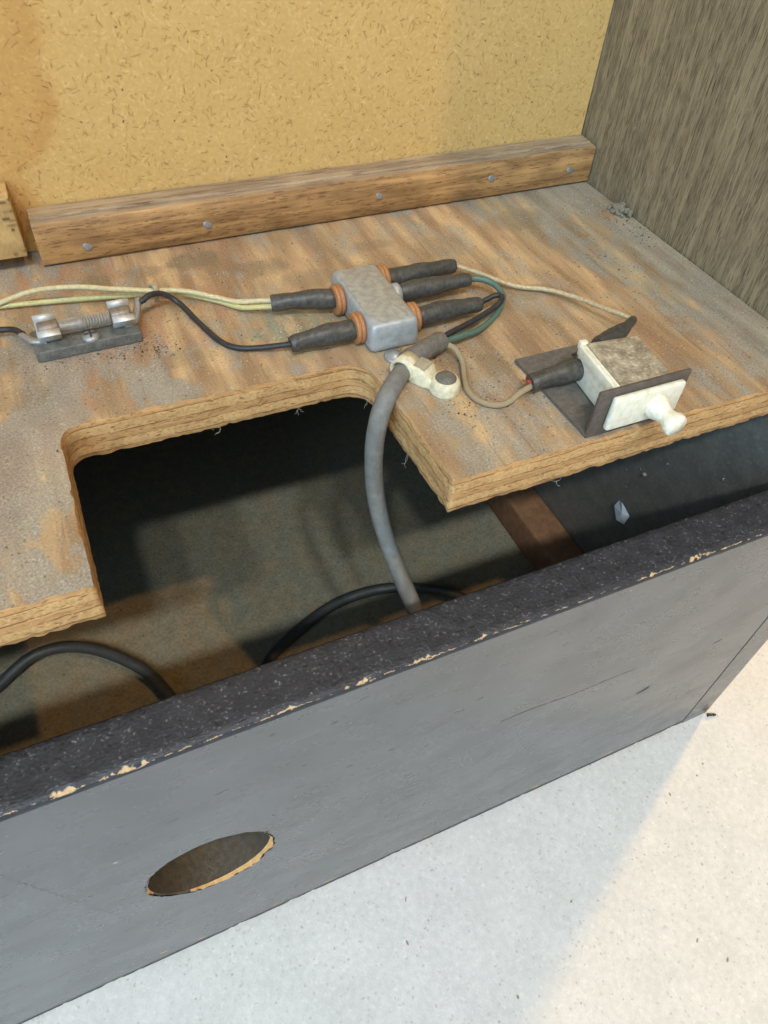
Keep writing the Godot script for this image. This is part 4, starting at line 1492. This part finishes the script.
func make_clamp() -> void:
	var o := thing("cable_clamp", "yellowed nylon clamp screwed down over the grey cable", "clamp", Vector3(-0.1560, 0, 0.1465))
	var P := o.position
	# strap over the cable
	var cdir := Vector3(-6.4, 0.0, 4.2).normalized()
	var side := Vector3(cdir.z, 0, -cdir.x)
	var cc := Vector3(-166.6, 4.3, 134.2) * MM - P
	var s := stn()
	var n := 26
	var w := 0.0036
	for k in n:
		var a1 := lerpf(-0.5, PI + 0.5, float(k) / n)
		var a2 := lerpf(-0.5, PI + 0.5, float(k + 1) / n)
		var q := []
		for a in [a1, a2]:
			var d := side * cos(a) + Vector3.UP * sin(a)
			for r in [0.0037, 0.0048]:
				for e in [-w, w]:
					q.append(cc + d * r + cdir * e)
		quad(s, q[2], q[3], q[7], q[6])
		quad(s, q[1], q[0], q[4], q[5])
		quad(s, q[0], q[2], q[6], q[4])
		quad(s, q[3], q[1], q[5], q[7])
	done(s, "strap", M.nylon, o)
	# tongue from the strap to the boss
	var a := Vector3(-164.0, 0, 134.5) * MM - P
	var ang := atan2(-(0.0 - a.z), 0.0 - a.x)
	var dirv := Vector3(-a.x, 0, -a.z).normalized()
	var sv := Vector3(dirv.z, 0, -dirv.x)
	var len_t := Vector2(a.x, a.z).length()
	s = stn()
	var prof := [[0.0, 0.0064], [0.16, 0.0074], [0.35, 0.0074], [0.52, 0.0062], [0.60, 0.0040], [0.80, 0.0042], [1.0, 0.0042]]
	var hw := [0.0038, 0.0042, 0.0043, 0.0042, 0.0036, 0.0040, 0.0044]
	for i in prof.size() - 1:
		var p1: Vector3 = a + dirv * len_t * float(prof[i][0])
		var p2: Vector3 = a + dirv * len_t * float(prof[i + 1][0])
		var t1 := Vector3.UP * float(prof[i][1])
		var t2 := Vector3.UP * float(prof[i + 1][1])
		var w1: Vector3 = sv * float(hw[i])
		var w2: Vector3 = sv * float(hw[i + 1])
		var ch := Vector3.UP * 0.0008
		var b := Vector3.UP * 0.0003
		quad(s, p1 + t1 - w1 * 0.8, p1 + t1 + w1 * 0.8, p2 + t2 + w2 * 0.8, p2 + t2 - w2 * 0.8)
		quad(s, p1 + t1 + w1 * 0.8, p1 + t1 - ch + w1, p2 + t2 - ch + w2, p2 + t2 + w2 * 0.8)
		quad(s, p1 + t1 - ch + w1, p1 + b + w1, p2 + b + w2, p2 + t2 - ch + w2)
		quad(s, p1 + t1 - ch - w1, p1 + t1 - w1 * 0.8, p2 + t2 - w2 * 0.8, p2 + t2 - ch - w2)
		quad(s, p1 + b - w1, p1 + t1 - ch - w1, p2 + t2 - ch - w2, p2 + b - w2)
	done(s, "tongue", M.nylon, o)
	s = stn()
	rbox(s, Vector3(-0.0033, 0, -0.0026), Vector3(0.0033, 0.0006, 0.0026), 0.0003)
	var dust := done(s, "dusty_pad", M.nylon_dusty, o)
	dust.position = a + dirv * len_t * 0.30 + Vector3.UP * 0.0070
	dust.rotation.y = atan2(dirv.x, dirv.z)
	s = stn()
	lathe(s, Vector3(0, 0.0002, 0), Vector3.UP, [[0.0, 0.0058], [0.0024, 0.0058], [0.0040, 0.0054], [0.0050, 0.0047], [0.0052, 0.0036]], 28)
	done(s, "boss", M.nylon, o)
	s = stn()
	lathe(s, Vector3(0, 0.0046, 0), Vector3.UP, [[0.0, 0.0040], [0.0010, 0.0040], [0.0018, 0.0032], [0.0022, 0.0018], [0.0023, 0.0]], 24)
	done(s, "screw", M.sleeve_dusty, o)

func grit(called: String, label: String, centres: Array, sd: int, m: Material, lo: float, hi: float, cols: Array) -> void:
	var s := stn()
	s.set_smooth_group(-1)
	for k in 4:
		pass
	var v := [Vector3(0, 0.9, 0.1), Vector3(0.8, -0.2, 0.5), Vector3(-0.7, -0.3, 0.6), Vector3(0.1, -0.2, -0.9), Vector3(0, -0.6, 0)]
	tri(s, v[0], v[2], v[1])
	tri(s, v[0], v[1], v[3])
	tri(s, v[0], v[3], v[2])
	tri(s, v[4], v[1], v[2])
	tri(s, v[4], v[3], v[1])
	tri(s, v[4], v[2], v[3])
	s.generate_normals()
	var am := s.commit()
	am.surface_set_material(0, m)
	rng.seed = sd
	var xf := []
	for c in centres:
		for k in c[4]:
			var d := Vector2(rng.randfn(0, 0.5), rng.randfn(0, 0.5))
			var r := rng.randf_range(lo, hi) * (1.0 if rng.randf() < 0.85 else 1.7)
			var p := Vector3(c[0] + d.x * c[2], r * 500.0, c[1] + d.y * c[3]) * MM
			var in_notch := p.x < X_NR + 0.002 and p.x > X_NL - 0.001 and p.z > Z_NOTCH - 0.001
			if in_notch or p.x > -0.001 or p.z > Z_SHELF - 0.002 or p.z < 0.017:
				continue
			xf.append([Transform3D(Basis.from_euler(Vector3(rng.randf() * TAU, rng.randf() * TAU, 0)).scaled(Vector3(r, r * rng.randf_range(0.5, 1.0), r * rng.randf_range(0.6, 1.5))), p), cols[rng.randi() % cols.size()]])
	var mm := MultiMesh.new()
	mm.transform_format = MultiMesh.TRANSFORM_3D
	mm.use_colors = true
	mm.mesh = am
	mm.instance_count = xf.size()
	for i in xf.size():
		mm.set_instance_transform(i, xf[i][0])
		mm.set_instance_color(i, xf[i][1])
	var o := MultiMeshInstance3D.new()
	o.name = called
	o.multimesh = mm
	add_child(o, true)
	tag(o, label, "dust", "", "stuff")

func make_debris() -> void:
	var gm := mat("grit", Color.WHITE, 0.9)
	gm.vertex_color_use_as_albedo = true
	var dark := [Color(0.05, 0.04, 0.03), Color(0.10, 0.085, 0.065), Color(0.16, 0.14, 0.11), Color(0.30, 0.27, 0.22)]
	var pale := [Color(0.36, 0.36, 0.30), Color(0.28, 0.31, 0.24), Color(0.5, 0.49, 0.44), Color(0.2, 0.2, 0.16)]
	# x, z, spread x, spread z (mm), count
	grit("dust_grit", "loose dark grit scattered over the plywood shelf", [[-272.0, 84.0, 22.0, 5.0, 130], [-250.0, 86.0, 12.0, 8.0, 120], [-116.0, 176.0, 5.0, 8.0, 170], [-120.0, 150.0, 14.0, 14.0, 80], [-150.0, 158.0, 14.0, 12.0, 130], [-140.0, 130.0, 12.0, 8.0, 70], [-230.0, 70.0, 60.0, 40.0, 120], [-60.0, 90.0, 50.0, 50.0, 150], [-330.0, 130.0, 40.0, 40.0, 120], [-8.0, 60.0, 7.0, 30.0, 170]], 401, gm, 0.00018, 0.00042, dark)
	grit("pale_powder", "pale greenish powder left of the junction box", [[-196.0, 94.0, 17.0, 11.0, 480], [-150.0, 150.0, 24.0, 20.0, 60], [-240.0, 100.0, 60.0, 40.0, 70], [-20.0, 40.0, 18.0, 14.0, 160]], 402, gm, 0.00016, 0.00034, pale)
	# dust clump against the side board
	rng.seed = 403
	var c := thing("dust_clump", "ragged clump of grey dust lying against the right side board", "dust", Vector3(-0.0052, 0, 0.0500))
	var s := stn()
	var nn := FastNoiseLite.new()
	nn.seed = 8
	nn.frequency = 420.0
	nn.fractal_octaves = 3
	s.set_smooth_group(-1)
	for k in 46:
		var q := Vector3(rng.randfn(0, 0.0019), absf(rng.randfn(0.0009, 0.0013)) + 0.0006, rng.randfn(0, 0.0028))
		q.x = minf(q.x, 0.0030)
		blob(s, q, rng.randf_range(0.0006, 0.0017), nn)
	done(s, "dust_lump", M.lint_grey, c)
	# white paint flake on the inside of the right side board
	s = stn()
	s.set_smooth_group(-1)
	var big := 1.25
	var f := thing("paint_flake", "curled white paint flake stuck inside the lower right side", "flake", Vector3(-0.0030, -0.1541, 0.1265))
	var ring := [Vector3(0, 0.006, -0.002), Vector3(0.0004, 0.003, 0.005), Vector3(0.0002, -0.004, 0.004), Vector3(0, -0.006, -0.001), Vector3(0.0006, -0.001, -0.006), Vector3(0.001, 0.004, -0.005)]
	for k in 6:
		var a: Vector3 = ring[k] * big
		var b: Vector3 = ring[(k + 1) % 6] * big
		tri(s, Vector3(-0.0007, 0.001, 0.0008), a, b)
		tri(s, Vector3(0.0010, 0, 0), b, a)
	done(s, "flake", M.flake_white, f)
	# scrap of black rubber by the foot of the side board
	s = stn()
	s.set_smooth_group(-1)
	var rs := thing("rubber_scrap", "tiny black rubber scrap on the floor by the side board's foot", "scrap", Vector3(0.0200, Y_FLOOR, 0.2335))
	for k in 5:
		blob(s, Vector3(0.0011 * k - 0.001, 0.0008, 0.0004 * k - 0.001), 0.0011 - 0.0001 * k, nn)
	done(s, "scrap", M.wire_black, rs)
	# flecks of old paint around it
	s = stn()
	s.set_smooth_group(-1)
	for k in 22:
		var y := rng.randf_range(-0.16, -0.05)
		var z := rng.randf_range(0.09, 0.178)
		blob(s, Vector3(-0.0003, y, z), rng.randf_range(0.0002, 0.0006) * (1.0 if rng.randf() < 0.8 else 2.2), nn)
	var fl := done(s, "paint_flecks", M.lint_thread, self)
	tag(fl, "pale flecks of dirt on the dark inside of the right side", "dirt", "", "stuff")
	# lint threads hanging at the cut edges
	var li := 0
	for q in [[[-236.0, -15.2, 121.4], 5.0], [[-180.0, -10.0, 131.0], 4.0], [[-176.2, -14.0, 160.0], 6.0], [[-205.0, -15.4, 121.0], 3.0], [[-130.0, -15.6, 190.6], 3.0]]:
		s = stn()
		var base: Vector3 = Vector3(q[0][0], q[0][1], q[0][2]) * MM
		var o := thing("lint_thread", ["wisp of lint under the notch's rear edge, left", "wisp of lint in the notch's rear right corner", "tuft of lint on the notch's right edge", "short wisp of lint under the notch's rear edge, right", "wisp of lint below the shelf's right front edge"][li], "lint", base, "lint wisps on the cut edges")
		li += 1
		for k in 3:
			var pts := [Vector3.ZERO]
			var d := Vector3(rng.randfn(0, 0.6), -1.0, rng.randfn(0.2, 0.5)).normalized()
			for j in 4:
				d = (d + Vector3(rng.randfn(0, 0.6), rng.randfn(0, 0.5), rng.randfn(0, 0.6))).normalized()
				pts.append(pts[pts.size() - 1] + d * q[1] * MM * 0.25)
			tube(s, spline(pts, 0.0005), func(_f, _a): return 0.00006, 5)
		done(s, "thread", M.lint_thread, o)

func blob(s: SurfaceTool, at: Vector3, r: float, nn: FastNoiseLite) -> void:
	var st := 6
	var sl := 9
	for i in st:
		for k in sl:
			var q := []
			for c in [[i, k], [i, k + 1], [i + 1, k + 1], [i + 1, k]]:
				var th: float = PI * c[0] / st
				var ph: float = TAU * (c[1] % sl) / sl
				var d := Vector3(sin(th) * cos(ph), cos(th), sin(th) * sin(ph))
				q.append(at + d * r * (1.0 + 0.6 * nn.get_noise_3dv(at + d * r)))
			if i == 0:
				tri(s, q[0], q[3], q[2])
			elif i == st - 1:
				tri(s, q[0], q[3], q[1])
			else:
				quad(s, q[0], q[3], q[2], q[1])
